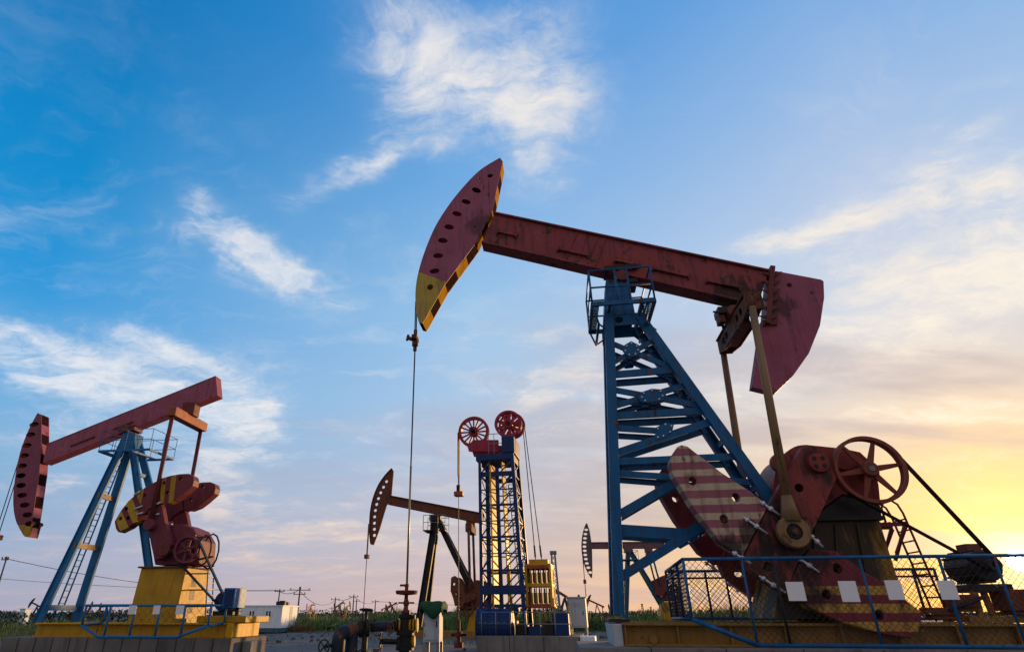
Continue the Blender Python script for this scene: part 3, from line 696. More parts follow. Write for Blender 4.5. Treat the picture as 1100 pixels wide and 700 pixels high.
for i in range(9):
    k = i / 8.5; u = lerp(p.x + .02, p.x + .21, k); z = lerp(q0.z + .1, lz0 + .1, k); mb.tube((u, -.22, z), (u, .22, z), .014, M['dark_red'], 6)
mb.build('ladder', main)
# skid
sk0 = A.P(668, 668, -.8).x; sk1 = A.P(1110, 668, -.8).x + .6
for sgn in (-1, 1):
    mb = MB(); v = .8 * sgn
    mb.box(((sk0 + sk1) / 2, v, zs - .02), (sk1 - sk0, .26, .04), M['skid_yellow']); mb.box(((sk0 + sk1) / 2, v, zb + .02), (sk1 - sk0, .26, .04), M['skid_yellow'])
    mb.box(((sk0 + sk1) / 2, v - .03 * sgn, (zs + zb) / 2), (sk1 - sk0, .03, zs - zb - .08), M['skid_yellow'])
    n = 8
    for i in range(n + 1): mb.box((lerp(sk0 + .04, sk1 - .04, i / n), v + .04 * sgn, (zs + zb) / 2), (.025, .12, zs - zb - .085), M['skid_yellow'])
    sk = mb.build('skid_beam', main)
mb = MB()
for i in range(7): mb.box((lerp(sk0 + .1, sk1 - .1, i / 6), 0, (zs + zb) / 2), (.12, 1.34, zs - zb - .06), M['skid_yellow'])
mb.build('skid_cross_beam', main)
mb = MB(); p = A.P(701, 686, -.80); mb.cyl(p + Vector((0, .03, 0)), p + Vector((0, -.14, 0)), .07, M['skid_yellow'], 16); mb.build('lifting_lug', main)
fx = A.P(664, 662, -.42).x
mb = MB()
mb.box((fx, 0, zs + .03), (.36, 1.2, .055), M['dark']); mb.build('foot_plate', main)
mb = MB(); e_x = A.P(656.5, 672, -.85).x; mb.hexa([(e_x + .05, -.82, zb - .3), (sk0 - .005, -.82, zb - .3), (sk0 - .005, .82, zb - .3), (e_x + .05, .82, zb - .3)], [(e_x, -.82, zs - .02), (sk0 - .005, -.82, zs - .02), (sk0 - .005, .82, zs - .02), (e_x, .82, zs - .02)], M['grey_panel']); mb.build('end_block', main, .01)
# bridle cables and carrier bar
tip = A.uz([(447, 322)], 0)[0]
hz = A.P(445.5, 366, 0).z; hx = A.P(446.5, 352, 0).x
for v in (-.07, .07):
    mb = MB(); mb.path([(hx - .005, v, A.P(447, 325, 0).z), (hx, v, A.P(447, 352, 0).z), (hx, v * .8, hz + .12)], .016, M['cable'], 6); mb.build('bridle_cable', main)
mb = MB(); mb.box((hx, 0, hz + .07), (.12, .30, .10), M['rust']); mb.tube((hx, 0, hz - .26), (hx, 0, hz + .3), .045, M['rust'], 10); mb.tube((hx, 0, hz - .13), (hx, 0, hz - .02), .075, M['rust_brown'], 10)
mb.tube((hx - .19, -.02, hz + .10), (hx - .03, 0, hz + .03), .05, M['rust'], 8); mb.tube((hx - .20, -.02, hz + .02), (hx - .17, -.02, hz + .17), .035, M['rust'], 8); mb.build('carrier_bar', main, .006)
wtop = A.P(440, 627, 0).z
mb = MB(); mb.tube((hx, 0, wtop - .05), (hx, 0, hz - .2), .017, M['cable'], 8); mb.tube((hx, 0, wtop - .02), (hx, 0, A.P(440, 500, 0).z), .022, M['rod'], 8); mb.build('polished_rod', main)
WELL_U = hx
# concrete block under the skid
def foundation(F, u0, u1, v0, v1, z1, label, n, mat, gap=.02):
    mb = MB()
    L = (u1 - u0) / n
    for i in range(n):
        mb.box((u0 + L * (i + .5), (v0 + v1) / 2, z1 / 2 - .1), (L - gap, v1 - v0, z1 + .2), mat)
    mb.box(((u0 + u1) / 2, (v0 + v1) / 2, z1 / 2 - .14), (u1 - u0 - .1, v1 - v0 - .1, z1 + .2), mat)
    o = mb.build('concrete_foundation', None, .015); o.location = F.o; o.rotation_euler = (0, 0, F.rot)
    return tag(o, label, 'foundation')
foundation(A, e_x - .6, sk1 + .4, -1.3, 1.3, zb - .005, 'concrete plinth carrying the yellow skid of the biggest pumpjack', 7, M['concrete'])
# ------------------------------------------------------------------ guard fence of the big pump
def mesh_fill(mb, O, du, dz, w, h, step, r, m, clip=None):
    """diamond wire mesh in the rectangle O + a du + b dz, 0<a<w, 0<b<h"""
    n = int((w + h) / step)
    for i in range(1, n + 1):
        s_ = i * step
        for sg in (0, 1):
            a0, b0 = (s_, 0.) if s_ < w else (w, s_ - w); a1, b1 = (0., s_) if s_ < h else (s_ - h, h)
            if clip:
                pass
            if sg: a0, a1 = w - a0, w - a1
            p0 = O + du * a0 + dz * b0; p1 = O + du * a1 + dz * b1
            if clip:
                seg = clip(p0, p1)
                if not seg: continue
                p0, p1 = seg
            if (p1 - p0).length > .05: mb.tube(p0, p1, r, m, 3)
fence = thing('safety_fence', 'blue pipe guard fence with wire mesh standing round the largest pumpjack', 'fence', A)
VF = -2.45
tl = A.P(733, 602, VF); tr = A.P(1135, 594, VF); bl = A.P(814, 694, VF); dl = A.P(741, 664, VF)
zt_ = (A.P(800, 599.5, VF).z + A.P(1000, 596.5, VF).z) / 2; zb_ = (A.P(830, 694, VF).z + A.P(1050, 692, VF).z) / 2; zd = dl.z
ul = A.P(735, 610, VF).x; ub = bl.x; ur = tr.x + .6
def pipe(name, pts, r, m, parent): mb = MB(); mb.path(pts, r, m, 8); return mb.build(name, parent)
pipe('rail', [(ul, VF, zt_), (ur, VF, zt_)], .025, M['blue'], fence)
pipe('rail', [(ub, VF, zb_), (ur, VF, zb_)], .03, M['blue'], fence)
pipe('rail', [(ul, VF, zd), (ub, VF, zb_)], .034, M['blue'], fence)
for k, u in enumerate((ul, A.P(797, 604, VF).x, A.P(848, 650, VF).x - .1, A.P(924, 604, VF).x, A.P(1010, 604, VF).x, A.P(1070, 604, VF).x, ur)):
    zl = zd if u == ul else zb_ + max(0, (ub - u) / (ub - ul)) * (zd - zb_)
    pipe('post', [(u, VF, zl), (u, VF, zt_ - .02)], .022 if k % 2 == 0 else .018, M['blue'] if k != 2 else M['dark'], fence)
VB = 1.9
zbt = A.P(720, 613, VB).z; zbb = zs + .05
ulb = A.P(715, 613, VB).x
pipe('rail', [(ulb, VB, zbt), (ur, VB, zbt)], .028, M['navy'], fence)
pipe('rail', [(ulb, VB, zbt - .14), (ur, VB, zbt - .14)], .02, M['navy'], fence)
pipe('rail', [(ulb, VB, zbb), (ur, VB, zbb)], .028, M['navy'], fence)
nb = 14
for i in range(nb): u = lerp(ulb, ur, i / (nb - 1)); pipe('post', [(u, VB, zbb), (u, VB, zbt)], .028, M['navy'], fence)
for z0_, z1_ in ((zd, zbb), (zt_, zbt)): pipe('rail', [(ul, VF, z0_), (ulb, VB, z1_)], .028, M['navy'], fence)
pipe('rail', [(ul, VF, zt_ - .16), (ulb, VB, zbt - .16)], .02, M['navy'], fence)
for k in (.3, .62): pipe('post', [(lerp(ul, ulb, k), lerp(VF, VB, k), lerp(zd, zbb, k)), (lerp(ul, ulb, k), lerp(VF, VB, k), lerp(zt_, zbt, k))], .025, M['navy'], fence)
def clip_front(p0, p1):
    ok = lambda p: p.x > ub or p.z > zd + (zb_ - zd) * (p.x - ul) / (ub - ul)
    if not ok(p0) and not ok(p1): return None
    a, b = (p0, p1) if ok(p0) else (p1, p0)
    if ok(b): return p0, p1
    lo, hi = 0., 1.
    for _ in range(18):
        md = (lo + hi) / 2
        if ok(a.lerp(b, md)): lo = md
        else: hi = md
    return a, a.lerp(b, lo)
M['wire'] = paint('wire', (.06, .05, .045), .5, .3, metallic=.4)
mb = MB(); mesh_fill(mb, Vector((ul, VF + .02, zb_)), Vector((1, 0, 0)), Vector((0, 0, 1)), ur - ul, zt_ - zb_, .095, .0038, M['wire'], clip_front); mb.build('wire_mesh', fence)
mb = MB(); mesh_fill(mb, Vector((ulb, VB, zbb)), Vector((1, 0, 0)), Vector((0, 0, 1)), ur - ulb, zbt - zbb, .095, .005, M['wire']); mb.build('wire_mesh', fence)
dside = Vector((ulb - ul, VB - VF, 0)); Ls = dside.length; dside.normalize()
mb = MB(); mesh_fill(mb, Vector((ul, VF, zd)), dside, Vector((0, 0, 1)), Ls, zt_ - zd, .11, .003, M['wire']); mb.build('wire_mesh', fence)
# blank white notice boards wired to the front
sg = [((843, 624.4), (862, 624), (867, 644.4), (848, 645)), ((899, 623.6), (918, 623), (925, 645.6), (906, 646)), ((949, 622.9), (966, 622), (973.5, 643), (956, 644)), ((1005.5, 623), (1025, 622.5), (1031, 642.8), (1012.5, 644))]
sl_ = ['blank white board on the blue fence in front of the striped weight tip, beside the crank end', 'blank white board hung over the middle of the yellow striped counterweight', 'blank white board on the fence below the yellow pedestal edge and ladder foot', 'blank white board seen against the glowing sky, nearest the setting sun']
sl_ = ['leftmost blank white board on the near blue fence, by the crank tip', 'blank white board hung over the middle of the yellow striped counterweight', 'blank white board overlapping the right end of the yellow striped counterweight', 'blank white board against the glowing sky, nearest the setting sun']
def board(F, px, v, label, group, t=.012):
    c = [F.P(x, y, v) for x, y in px]
    us = ((c[0].x + c[3].x) / 2, (c[1].x + c[2].x) / 2); z_ = ((c[0].z + c[1].z) / 2, (c[2].z + c[3].z) / 2)
    cu, cz = sum(us) / 2, sum(z_) / 2; hw, hz_ = (us[1] - us[0]) / 2, (z_[0] - z_[1]) / 2
    mb = MB(); mb.box((0, 0, 0), (2 * hw, t, 2 * hz_), M['white'])
    for sx in (-1, 1): mb.tube((sx * hw * .8, 0, hz_ * .9), (sx * hw * .8, t * .8, hz_ + .03), .006, M['cable'], 5)
    o = mb.build('notice_board', None, .003)
    w = F.o + F.u * cu + F.v * v; o.location = (w.x, w.y, cz); o.rotation_euler = (0, 0, F.rot)
    return tag(o, label, 'sign', group)
for px, lb in zip(sg, sl_): board(A, px, VF - .045, lb, 'blank white boards on the guard fences')
# ------------------------------------------------------------------ the blue-legged pumpjack on the left
B = Frame(140, 466, 26, 8)
lp = thing('pumpjack', 'plum pumpjack with pale blue A-frame legs and yellow gearbox pedestal, tail raised', 'pumpjack', B)
zq = lambda x, y: (x / 2.1885, 380 + y / 2.1885)
M['head_tip'] = paint('head_tip', (.25, .06, .095), .55, .15, dirt=.45, var=.4, stripes=[((0, 0, -1), B.P(40, 562, -.3).z, 0, 0, (.50, .30, .015), None)])
arc = [zq(*p) for p in ((88, 138), (66, 180), (46, 235), (34, 300), (31, 350), (37, 390), (52, 420), (58, 428))]
back = [zq(*p) for p in ((68, 430), (80, 360), (92, 280), (97, 210), (97, 142))]
holes = [(*zq(x, y), .24, .11, .0) for x, y in ((80, 165), (72, 189), (63, 214), (57, 238), (52, 262), (49, 285), (49, 308), (52, 331), (58, 354), (64, 377), (70, 398))]
head_box(B, lp, arc, back, .24, M['head_tip'], (M['stripe_dark'], M['plum']), .42, holes)
def beam_box(F, root, top, bot, hv, mat, web=.7, name='walking_beam'):
    t_, b_ = F.uz(top, -hv), F.uz(bot, -hv)
    u_ = Vector((t_[1][0] - t_[0][0], 0, t_[1][1] - t_[0][1])).normalized(); n_ = Vector((-u_.z, 0, u_.x)); f = math.dist(t_[0], b_[0]) * .06
    qq = lambda p, k: (p[0] + n_.x * k, p[1] + n_.z * k)
    mb = MB(); mb.plate([t_[0], t_[1], qq(t_[1], -f), qq(t_[0], -f)], -hv, hv, mat); mb.plate([qq(b_[0], f), qq(b_[1], f), b_[1], b_[0]], -hv, hv, mat)
    mb.plate([qq(t_[0], -f), qq(t_[1], -f), qq(b_[1], f), qq(b_[0], f)], -hv * web, hv * web, mat)
    o = mb.build(name, root, .008)
    return o, u_, n_, t_, b_
bo, bu, bn, bt0, bb0 = beam_box(B, lp, [(50, 476), (231.5, 403)], [(46, 497), (233.5, 424)], .25, M['plum'], .96)
for t0, t1 in ((.16, .30), (.40, .52)):
    a = Vector((lerp(bb0[0][0], bb0[1][0], t0), -.26, lerp(bb0[0][1], bb0[1][1], t0))) + bn * .3; b = Vector((lerp(bb0[0][0], bb0[1][0], t1), -.26, lerp(bb0[0][1], bb0[1][1], t1))) + bn * .3
    mb = MB(); mb.bar(a, b, .06, .06, M['dark_red']); mb.build('bracket', bo)
mb = MB(); p = B.P(140, 462, 0); mb.box((p.x, 0, p.z + .05), (.8, .6, .22), M['dark_red']); mb.cyl((p.x, -.42, p.z), (p.x, .42, p.z), .18, M['rust']); mb.build('saddle_bearing', lp)
SB = M['sky_blue']
apex_f, apex_r = B.P(136.5, 468, -.22), B.P(141, 470, -.24)
ff, fr_ = B.P(40, 668, -1.0), B.P(160, 609, -.75)
for sgn in (1, -1):
    k = (lambda p: Vector(p)) if sgn == 1 else mirror
    mb = MB(); mb.chan(k(apex_f), k(ff), .36, .12, .03, SB, (0, 1, 0), -sgn); mb.build('tower_leg', lp, .008)
    mb = MB(); mb.chan(k(apex_r), k(fr_), .30, .12, .03, SB, (0, 1, 0), -sgn); mb.build('tower_leg', lp, .008)
for t_ in (.35, .62, .93):
    a = apex_f.lerp(ff, t_); mb = MB(); mb.bar(a, mirror(a), .2, .1, SB if t_ > .9 else M['pitman_tan'], (1, 0, 0)); mb.build('cross_member', lp)
for t_ in (.3, .62):
    a = apex_r.lerp(fr_, t_); mb = MB(); mb.bar(a, mirror(a), .14, .1, SB, (1, 0, 0)); mb.build('cross_member', lp)
mb = MB(); off = Vector((-.06, 0, 0))
La, Lb = apex_f.lerp(ff, .06), apex_f.lerp(ff, .985)
for v in (-.16, .16): mb.tube((La.x - .1, v, La.z), (Lb.x - .1, v, Lb.z), .03, SB, 6)
for i in range(30):
    p = La.lerp(Lb, (i + .5) / 30); mb.tube((p.x - .1, -.16, p.z), (p.x - .1, .16, p.z), .017, SB, 5)
mb.build('ladder', lp)
mb = MB(); mb.plate([(apex_f.x - .16, apex_f.z + .2), (apex_r.x + .18, apex_r.z + .2), (apex_r.x + .28, apex_r.z - .6), (apex_f.x - .3, apex_f.z - .6)], -.30, .30, SB); mb.build('tower_head', lp, .01)
# crown platform ring
zf = B.P(110, 484, -.9).z; c0, c1 = B.P(106, 484, -.9).x, B.P(160, 484, -.9).x
mb = MB(); 
for v in (-.9, .9): mb.bar((c0, v, zf), (c1, v, zf), .09, .06, SB)
for u in (c0, c1, apex_f.x - .5, apex_r.x + .6): mb.bar((u, -.9, zf), (u, .9, zf), .085, .06, SB, (1, 0, 0))
lpf = mb.build('platform', lp)
for v in (-.9, .9):
    mb = MB()
    for h in (.45, .9): mb.tube((c0, v, zf + h), (c1, v, zf + h), .014, SB, 5)
    for i in range(5): u = lerp(c0, c1, i / 4); mb.tube((u, v, zf), (u, v, zf + .9), .014, SB, 5)
    mb.build('guard_rail', lpf)
for u in (c0, c1):
    mb = MB()
    for h in (.45, .9): mb.tube((u, -.9, zf + h), (u, .9, zf + h), .014, SB, 5)
    mb.tube((u, 0, zf), (u, 0, zf + .9), .014, SB, 5)
    mb.build('guard_rail', lpf)
# equalizer, pitmans
VL = 1.15
e_ = B.P(186, 442, -VL)
M['orange_red'] = paint('orange_red', (.36, .085, .04), .5, .2)
mb = MB(); mb.box((e_.x, 0, e_.z), (.42, 2 * VL + .3, .40), M['orange_red']); mb.build('equalizer_beam', lp, .03)
mb = MB(); mb.box((e_.x + .05, 0, e_.z + .45), (.6, .5, .6), M['dark_red']); mb.build('tail_bearing', lp, .03)
pn = B.P(161, 563, -VL)
for sgn in (-1, 1):
    mb = MB(); mb.tube((e_.x, VL * sgn, e_.z - .15), (pn.x, VL * sgn, pn.z), .085, M['dark_red'], 10); pm = mb.build('pitman', lp)
    mb = MB(); mb.cyl((pn.x, (VL - .12) * sgn, pn.z), (pn.x, (VL + .14) * sgn, pn.z), .22, M['left_plum'], 24); mb.build('big_end', pm, .02)
zc = lambda x, y: (110 + x / 5.386, 480 + y / 5.386)
w1 = [zc(*p) for p in ((322, 190), (345, 178), (400, 162), (450, 154), (500, 152), (525, 165), (530, 190), (522, 222), (470, 268), (420, 305), (370, 325), (338, 322))]
w2 = [zc(*p) for p in ((312, 196), (260, 222), (205, 262), (150, 310), (105, 368), (70, 428), (78, 470), (92, 490), (150, 462), (205, 418), (250, 380), (262, 360), (330, 322))]
cr = [zc(*p) for p in ((262, 360), (300, 338), (336, 325), (345, 345), (360, 430), (385, 500), (400, 560), (350, 640), (300, 650), (280, 560), (262, 450))]
LV = -1.02
y1n = [B.uz([p], LV)[0] for p in (zc(345, 178), zc(360, 322))]
uA, uB_ = B.uz([zc(345, 200)], LV)[0][0], B.uz([zc(448, 200)], LV)[0][0]
uC = B.uz([zc(205, 420)], LV)[0][0]
M['left_weight'] = paint('left_weight', (.17, .034, .045), .55, .2, dirt=.5, stripes=[((1, 0, .1), 0, .42, .5, (.40, .23, .015), [((1, 0, .1), uA + .1 * y1n[0][1]), ((-1, 0, -.1), -uB_ - .1 * y1n[0][1])])])
pz0 = B.uz([zc(195, 300), zc(215, 420)], LV)
M['left_weight_tip'] = paint('left_weight_tip', (.17, .034, .045), .55, .2, dirt=.5, stripes=[((.8, 0, .6), 0, .55, .62, (.50, .30, .02), [((-1, 0, 0), -uC)])])
sh_ = B.uz([zc(360, 590)], LV)[0]
for sgn in (1, -1):
    vv = lambda a, b: (min(a * sgn, b * sgn), max(a * sgn, b * sgn))
    mb = MB(); mb.plate(B.uz(cr, LV), *vv(LV, -.74), M['left_plum']); ck = mb.build('crank', lp, .02)
    for o_, m_ in ((w1, M['left_weight']), (w2, M['left_weight_tip'])):
        hh = [oval(*B.uz([zc(*p)], LV)[0], .08, .08, 10) for p in (((455, 182), (380, 262), (360, 207)) if o_ is w1 else ((142, 356), (108, 412), (152, 410), (245, 280)))]
        mb = MB(); mb.plate(B.uz(o_, LV - .05), *vv(LV - .05, -.66), (m_ if sgn == 1 else M['left_plum']), hh); mb.build('counterweight', ck, .03)
    for p, q_ in (((190, 360), (240, 340)), ((205, 390), (245, 378)), ((310, 335), (345, 318)), ((318, 390), (335, 385)), ((190, 280), (225, 255))):
        a, b = B.uz([zc(*p), zc(*q_)], LV); mb = MB(); mb.tube((a[0], (LV - .09) * sgn, a[1]), (b[0], (LV - .09) * sgn, b[1]), .035, M['steel'], 6); mb.build('stud_bolt', ck)
    mb = MB(); mb.cyl((sh_[0], (LV - .1) * sgn, sh_[1]), (sh_[0], LV * sgn, sh_[1]), .26, M['dark_red'], 20); mb.build('crank_hub', ck, .02)
mb = MB(); mb.cyl((sh_[0], LV, sh_[1]), (sh_[0], -LV, sh_[1]), .16, M['grey_steel']); mb.build('crank_shaft', lp)
gp = B.uz([(166, 606), (163, 588), (168, 572), (180, 563), (196, 562), (208, 567), (215, 580), (213, 606)], -.64)
mb = MB(); mb.plate(gp, -.64, .64, M['left_plum']); gl2 = mb.build('gearbox', lp, .05)
for p in ((180, 578), (205, 575)):
    c_ = B.P(*p, -.64); mb = MB(); mb.cyl(c_ + Vector((0, .05, 0)), c_ + Vector((0, -.1, 0)), .25, M['left_plum'], 20); mb.build('bearing_cover', gl2)
wc2 = B.P(201, 589.5, -1.0); w2r = .50
mb = MB(); mb.lathe([(w2r - .08, -.1), (w2r, -.1), (w2r, .1), (w2r - .08, .1)], wc2, (0, 1, 0), M['left_plum'], 36); mb.lathe([(.04, -.1), (.1, -.1), (.1, .1), (.04, .1)], wc2, (0, 1, 0), M['left_plum'], 16)
for i in range(6):
    an = R(20 + 60 * i); d1 = Vector((math.cos(an), 0, math.sin(an))); mb.bar(wc2 + d1 * .08, wc2 + d1 * (w2r - .06), .10, .06, M['left_plum'])
mb.build('pulley_wheel', lp, .008)
mb = MB(); mb.tube(wc2 + Vector((0, -.1, 0)), (wc2.x, -.6, wc2.z), .05, M['dark'], 8); mb.build('wheel_shaft', lp)
# brake and belt guard frames to the right of the wheel
mb = MB(); cpt = B.P(219, 590, -.6)
for rr, dv in ((.42, 0), (.5, .5)):
    mb.path([cpt + Vector((rr * math.cos(a) * .7, dv, rr * math.sin(a) * 1.3)) for a in [R(i * 30) for i in range(12)]], .035, M['dark'], 5, True)
mb.tube(B.P(214, 600, -.6), B.P(229, 597, -.6), .04, M['rust']); mb.tube(B.P(212, 577, -.6), B.P(226, 575, -.6), .04, M['rust']); mb.build('belt_guard', lp)
pd = B.uz([(152, 609.5), (200, 609.5), (191, 670), (140.5, 670)], -.8)
pr = B.P(212, 610, -.8), B.P(206, 670, -.8)
ztp, zbp = pd[0][1], B.P(165, 669, -.8).z
mb = MB(); mb.hexa([(pd[3][0], -1.05, zbp), (pr[1].x - .55, -1.05, zbp), (pr[1].x - .55, 1.05, zbp), (pd[3][0], 1.05, zbp)], [(pd[0][0], -.8, ztp), (pd[1][0], -.8, ztp), (pd[1][0], .8, ztp), (pd[0][0], .8, ztp)], M['yellow'])
x_t, x_b = pd[1][0], pr[1].x - .55
for k in (.18, .42, .66):
    a, b = lerp(zbp, ztp, k), lerp(zbp, ztp, k + .17); f_ = lambda z: lerp(x_b, x_t, (z - zbp) / (ztp - zbp)) + .004
    mb.hexa([(f_(a) - .03, -.32, a), (f_(a), -.32, a), (f_(a), .06, a), (f_(a) - .03, .06, a)], [(f_(b) - .03, -.32, b), (f_(b), -.32, b), (f_(b), .06, b), (f_(b) - .03, .06, b)], M['dark'])
mb.box(((pd[0][0] + pd[1][0]) / 2, 0, ztp + .03), (pd[1][0] - pd[0][0] + .2, 1.8, .06), M['rust']); mb.build('pedestal', lp, .012)
mb = MB(); p = B.P(222, 660, -.3)
for v in (-.5, -.05):
    mb.tube((x_b + .9, v, zbp), (x_t + .75, v, ztp - .1), .03, M['grey_steel'], 5)
for i in range(9): k = (i + .5) / 9; mb.tube((lerp(x_b + .9, x_t + .75, k), -.5, lerp(zbp, ztp, k)), (lerp(x_b + .9, x_t + .75, k), -.05, lerp(zbp, ztp, k)), .02, M['grey_steel'], 5)
for k in (.3, .6, .9): mb.tube((lerp(x_b, x_t, k), -.4, lerp(zbp, ztp, k)), (lerp(x_b + .9, x_t + .75, k), -.4, lerp(zbp, ztp, k)), .025, M['rust'], 5)
mb.build('ladder', lp)
# motor, box, belts
mp = B.P(239, 645, -.9); ms_ = Vector((0, 1, 0))
mb = MB(); mb.cyl(mp, mp + ms_ * 1.1, .34, M['navy']); mb.box(mp + Vector((0, .5, -.4)), (.7, .9, .14), M['dark']); mb.build('motor', lp, .02)
mb = MB(); bx0, bx1, bz0, bz1 = B.P(247, 640, -.9).x, B.P(259, 640, -.9).x, B.P(250, 652, -.9).z, B.P(253, 631, -.9).z
mb.box(((bx0 + bx1) / 2 - .1, -.75, (bz0 + bz1) / 2), ((bx1 - bx0), .9, bz1 - bz0), M['sky_blue'])
mb.box(((bx0 + bx1) / 2 - .1, -1.21, (bz0 + bz1) / 2), ((bx1 - bx0) * .8, .02, (bz1 - bz0) * .85), M['navy']); mb.tube(((bx0 + bx1) / 2, -.6, zbp), ((bx0 + bx1) / 2, -.6, bz0), .08, M['dark'])
mb.build('control_box', lp, .02)
for sx in (-1, 1):
    a = wc2 + Vector((sx * w2r * .75, 0, .36 * (1 if sx > 0 else -1))); b = mp + Vector((sx * .12, -.1, .1 * sx)); mb = MB(); mb.bar(a, b, .05, .14, M['black_oil_shade']); mb.build('drive_belt', lp)
# skid
zs2, zb2 = B.P(100, 668, -1.1).z, B.P(100, 683.5, -1.1).z; su0, su1 = B.P(39, 670, -1.1).x, B.P(243, 670, -1.1).x
for sgn in (-1, 1):
    v = 1.0 * sgn; mb = MB()
    mb.box(((su0 + su1) / 2, v, zs2 - .025), (su1 - su0, .34, .05), M['bright_yellow']); mb.box(((su0 + su1) / 2, v, zb2 + .025), (su1 - su0, .34, .05), M['yellow'])
    mb.box(((su0 + su1) / 2, v, (zs2 + zb2) / 2), (su1 - su0, .04, zs2 - zb2 - .1), M['yellow']); mb.build('skid_beam', lp)
mb = MB(); mb.box((su1 + .14, 0, (zs2 + zb2) / 2), (.26, 2.2, zs2 - zb2), M['bright_yellow']); mb.build('skid_end', lp, .02)
mb = MB()
mb.box((mp.x + .1, 0, zs2 + .12), (1.9, 2.0, .22), M['yellow']); mb.build('motor_slide', lp, .02)
# bridle cable hanging from the head
hp = B.uz([(15.6, 500)], 0)[0]; x_ = B.P(14.2, 520, 0).x
for v in (-.09, .09):
    mb = MB(); mb.path([(x_, v, hp[1] + 1.4), (x_ - .02, v, hp[1]), (x_ - .02, v, 4.6)], .02, M['cable'], 5); mb.build('bridle_cable', lp)
mb = MB(); mb.box((x_ - .02, 0, 4.5), (.2, .5, .2), M['rust']); mb.tube((x_ - .02, 0, 1.2), (x_ - .02, 0, 4.5), .03, M['rod'], 6); mb.build('carrier_bar', lp)
foundation(B, su0 - .9, su1 + .5, -1.5, 1.4, zb2 - .005, 'grey precast concrete plinth under the left pumpjack with dark joints', 13, M['dark_concrete'], .05)
# its guard fence and boards
f2 = thing('safety_fence', 'pale blue pipe guard fence in front of the yellow gearbox pedestal', 'fence', B)
V2 = -2.2
zt2, zb3, zd2 = B.P(150, 649.5, V2).z, B.P(150, 683.3, V2).z, B.P(92, 671, V2).z
a0, a1, d0, d1_ = B.P(93, 650, V2).x, B.P(227, 650, V2).x, B.P(105, 683, V2).x, B.P(190, 683, V2).x
pipe('rail', [(a0, V2, zt2), (a1, V2, zt2)], .045, SB, f2)
pipe('rail', [(a0, V2, zd2), (d0, V2, zb3), (d1_, V2, zb3), (a1, V2, zd2)], .05, SB, f2)
for i in range(6):
    u = lerp(a0, a1, i / 5); zl = zd2 if i in (0, 5) else zb3 + (max(0, (d0 - u) / (d0 - a0)) + max(0, (u - d1_) / (a1 - d1_))) * (zd2 - zb3)
    pipe('post', [(u, V2, zl), (u, V2, zt2)], .04, SB, f2)
for u in (a0, a1):
    pipe('rail', [(u, V2, zt2), (u, -1.1, zt2)], .04, SB, f2); pipe('rail', [(u, V2, zd2), (u, -1.1, zs2)], .04, SB, f2); pipe('post', [(u, -1.1, zs2), (u, -1.1, zt2)], .04, SB, f2)
mb = MB(); mesh_fill(mb, Vector((a0, V2 + .03, zd2)), Vector((1, 0, 0)), Vector((0, 0, 1)), a1 - a0, zt2 - zd2, .3, .006, M['wire']); mb.build('wire_mesh', f2)
for px, lb in ((((138.5, 649.5), (147, 649.5), (146, 659), (137.5, 659)), 'small blank white board at the left end of the row before the yellow pedestal'),
               (((165, 649.5), (172.5, 649.5), (171.5, 659), (164, 659)), 'small blank white board between two others before the yellow pedestal'),
               (((189.5, 649.5), (198, 649.5), (197, 659), (188.5, 659)), 'small blank white board at the right corner of the yellow pedestal')):
    board(B, px, V2 - .06, lb, 'blank white boards on the guard fences', .02)
# ------------------------------------------------------------------ the dark brown pumpjack in the middle distance
def head_plate(F, root, arc, back, hw, mat, holes, rim=.12, name='horsehead'):
    mb = MB(); arc_ = F.uz(smooth_line(arc, 4), 0); out = arc_ + F.uz(back, 0)
    mb.plate(out, -hw, hw, mat, [oval(*F.uz([(x, y)], 0)[0], ru, rz, 12) for x, y, ru, rz in holes])
    n = len(arc_)
    for i in range(n - 1):
        a, b = arc_[i], arc_[i + 1]; d = (b[0] - a[0], b[1] - a[1]); l = math.hypot(*d) or 1; nx, nz = -d[1] / l, d[0] / l
        mb.plate([a, b, (b[0] + nx * .03, b[1] + nz * .03), (a[0] + nx * .03, a[1] + nz * .03)], -rim, rim, mat)
    return mb.build(name, root)
def simple_crank(F, root, hub, end, wpx, v, t, mat, wmat, holes=(), bolts=3):
    h_, e_ = F.P(*hub, -v), F.P(*end, -v)
    for sgn in (1, -1):
        a, b = (h_, e_) if sgn == 1 else (mirror(h_), mirror(e_))
        mb = MB(); mb.bar(a, b, .55, t, mat); ck = mb.build('crank', root, .02)
        for o in wpx:
            y0, y1 = sorted(((-v - t / 2 - .05) * sgn, (-v + t / 2 + .05) * sgn))
            mb = MB(); mb.plate(F.uz(o, -v), y0, y1, wmat, [oval(*F.uz([p], -v)[0], .10, .10, 10) for p in holes]); mb.build('counterweight', ck, .02)
        mb = MB(); mb.cyl(a + Vector((0, -.12 * sgn - t / 2 * sgn, 0)), a, .22, mat, 16); mb.build('crank_hub', ck)
    mb = MB(); mb.cyl(h_, mirror(h_), .14, M['grey_steel'], 12); mb.build('crank_shaft', root)
    return h_, e_
K = Frame(469, 553, 50, 9)
RB = M['rust_brown']
mp_ = thing('pumpjack', 'dark rusty brown pumpjack with black legs and pierced horsehead, left of the blue lattice tower', 'pumpjack', K)
zk = lambda x, y: (380 + x / 3.68, 490 + y / 3.68)
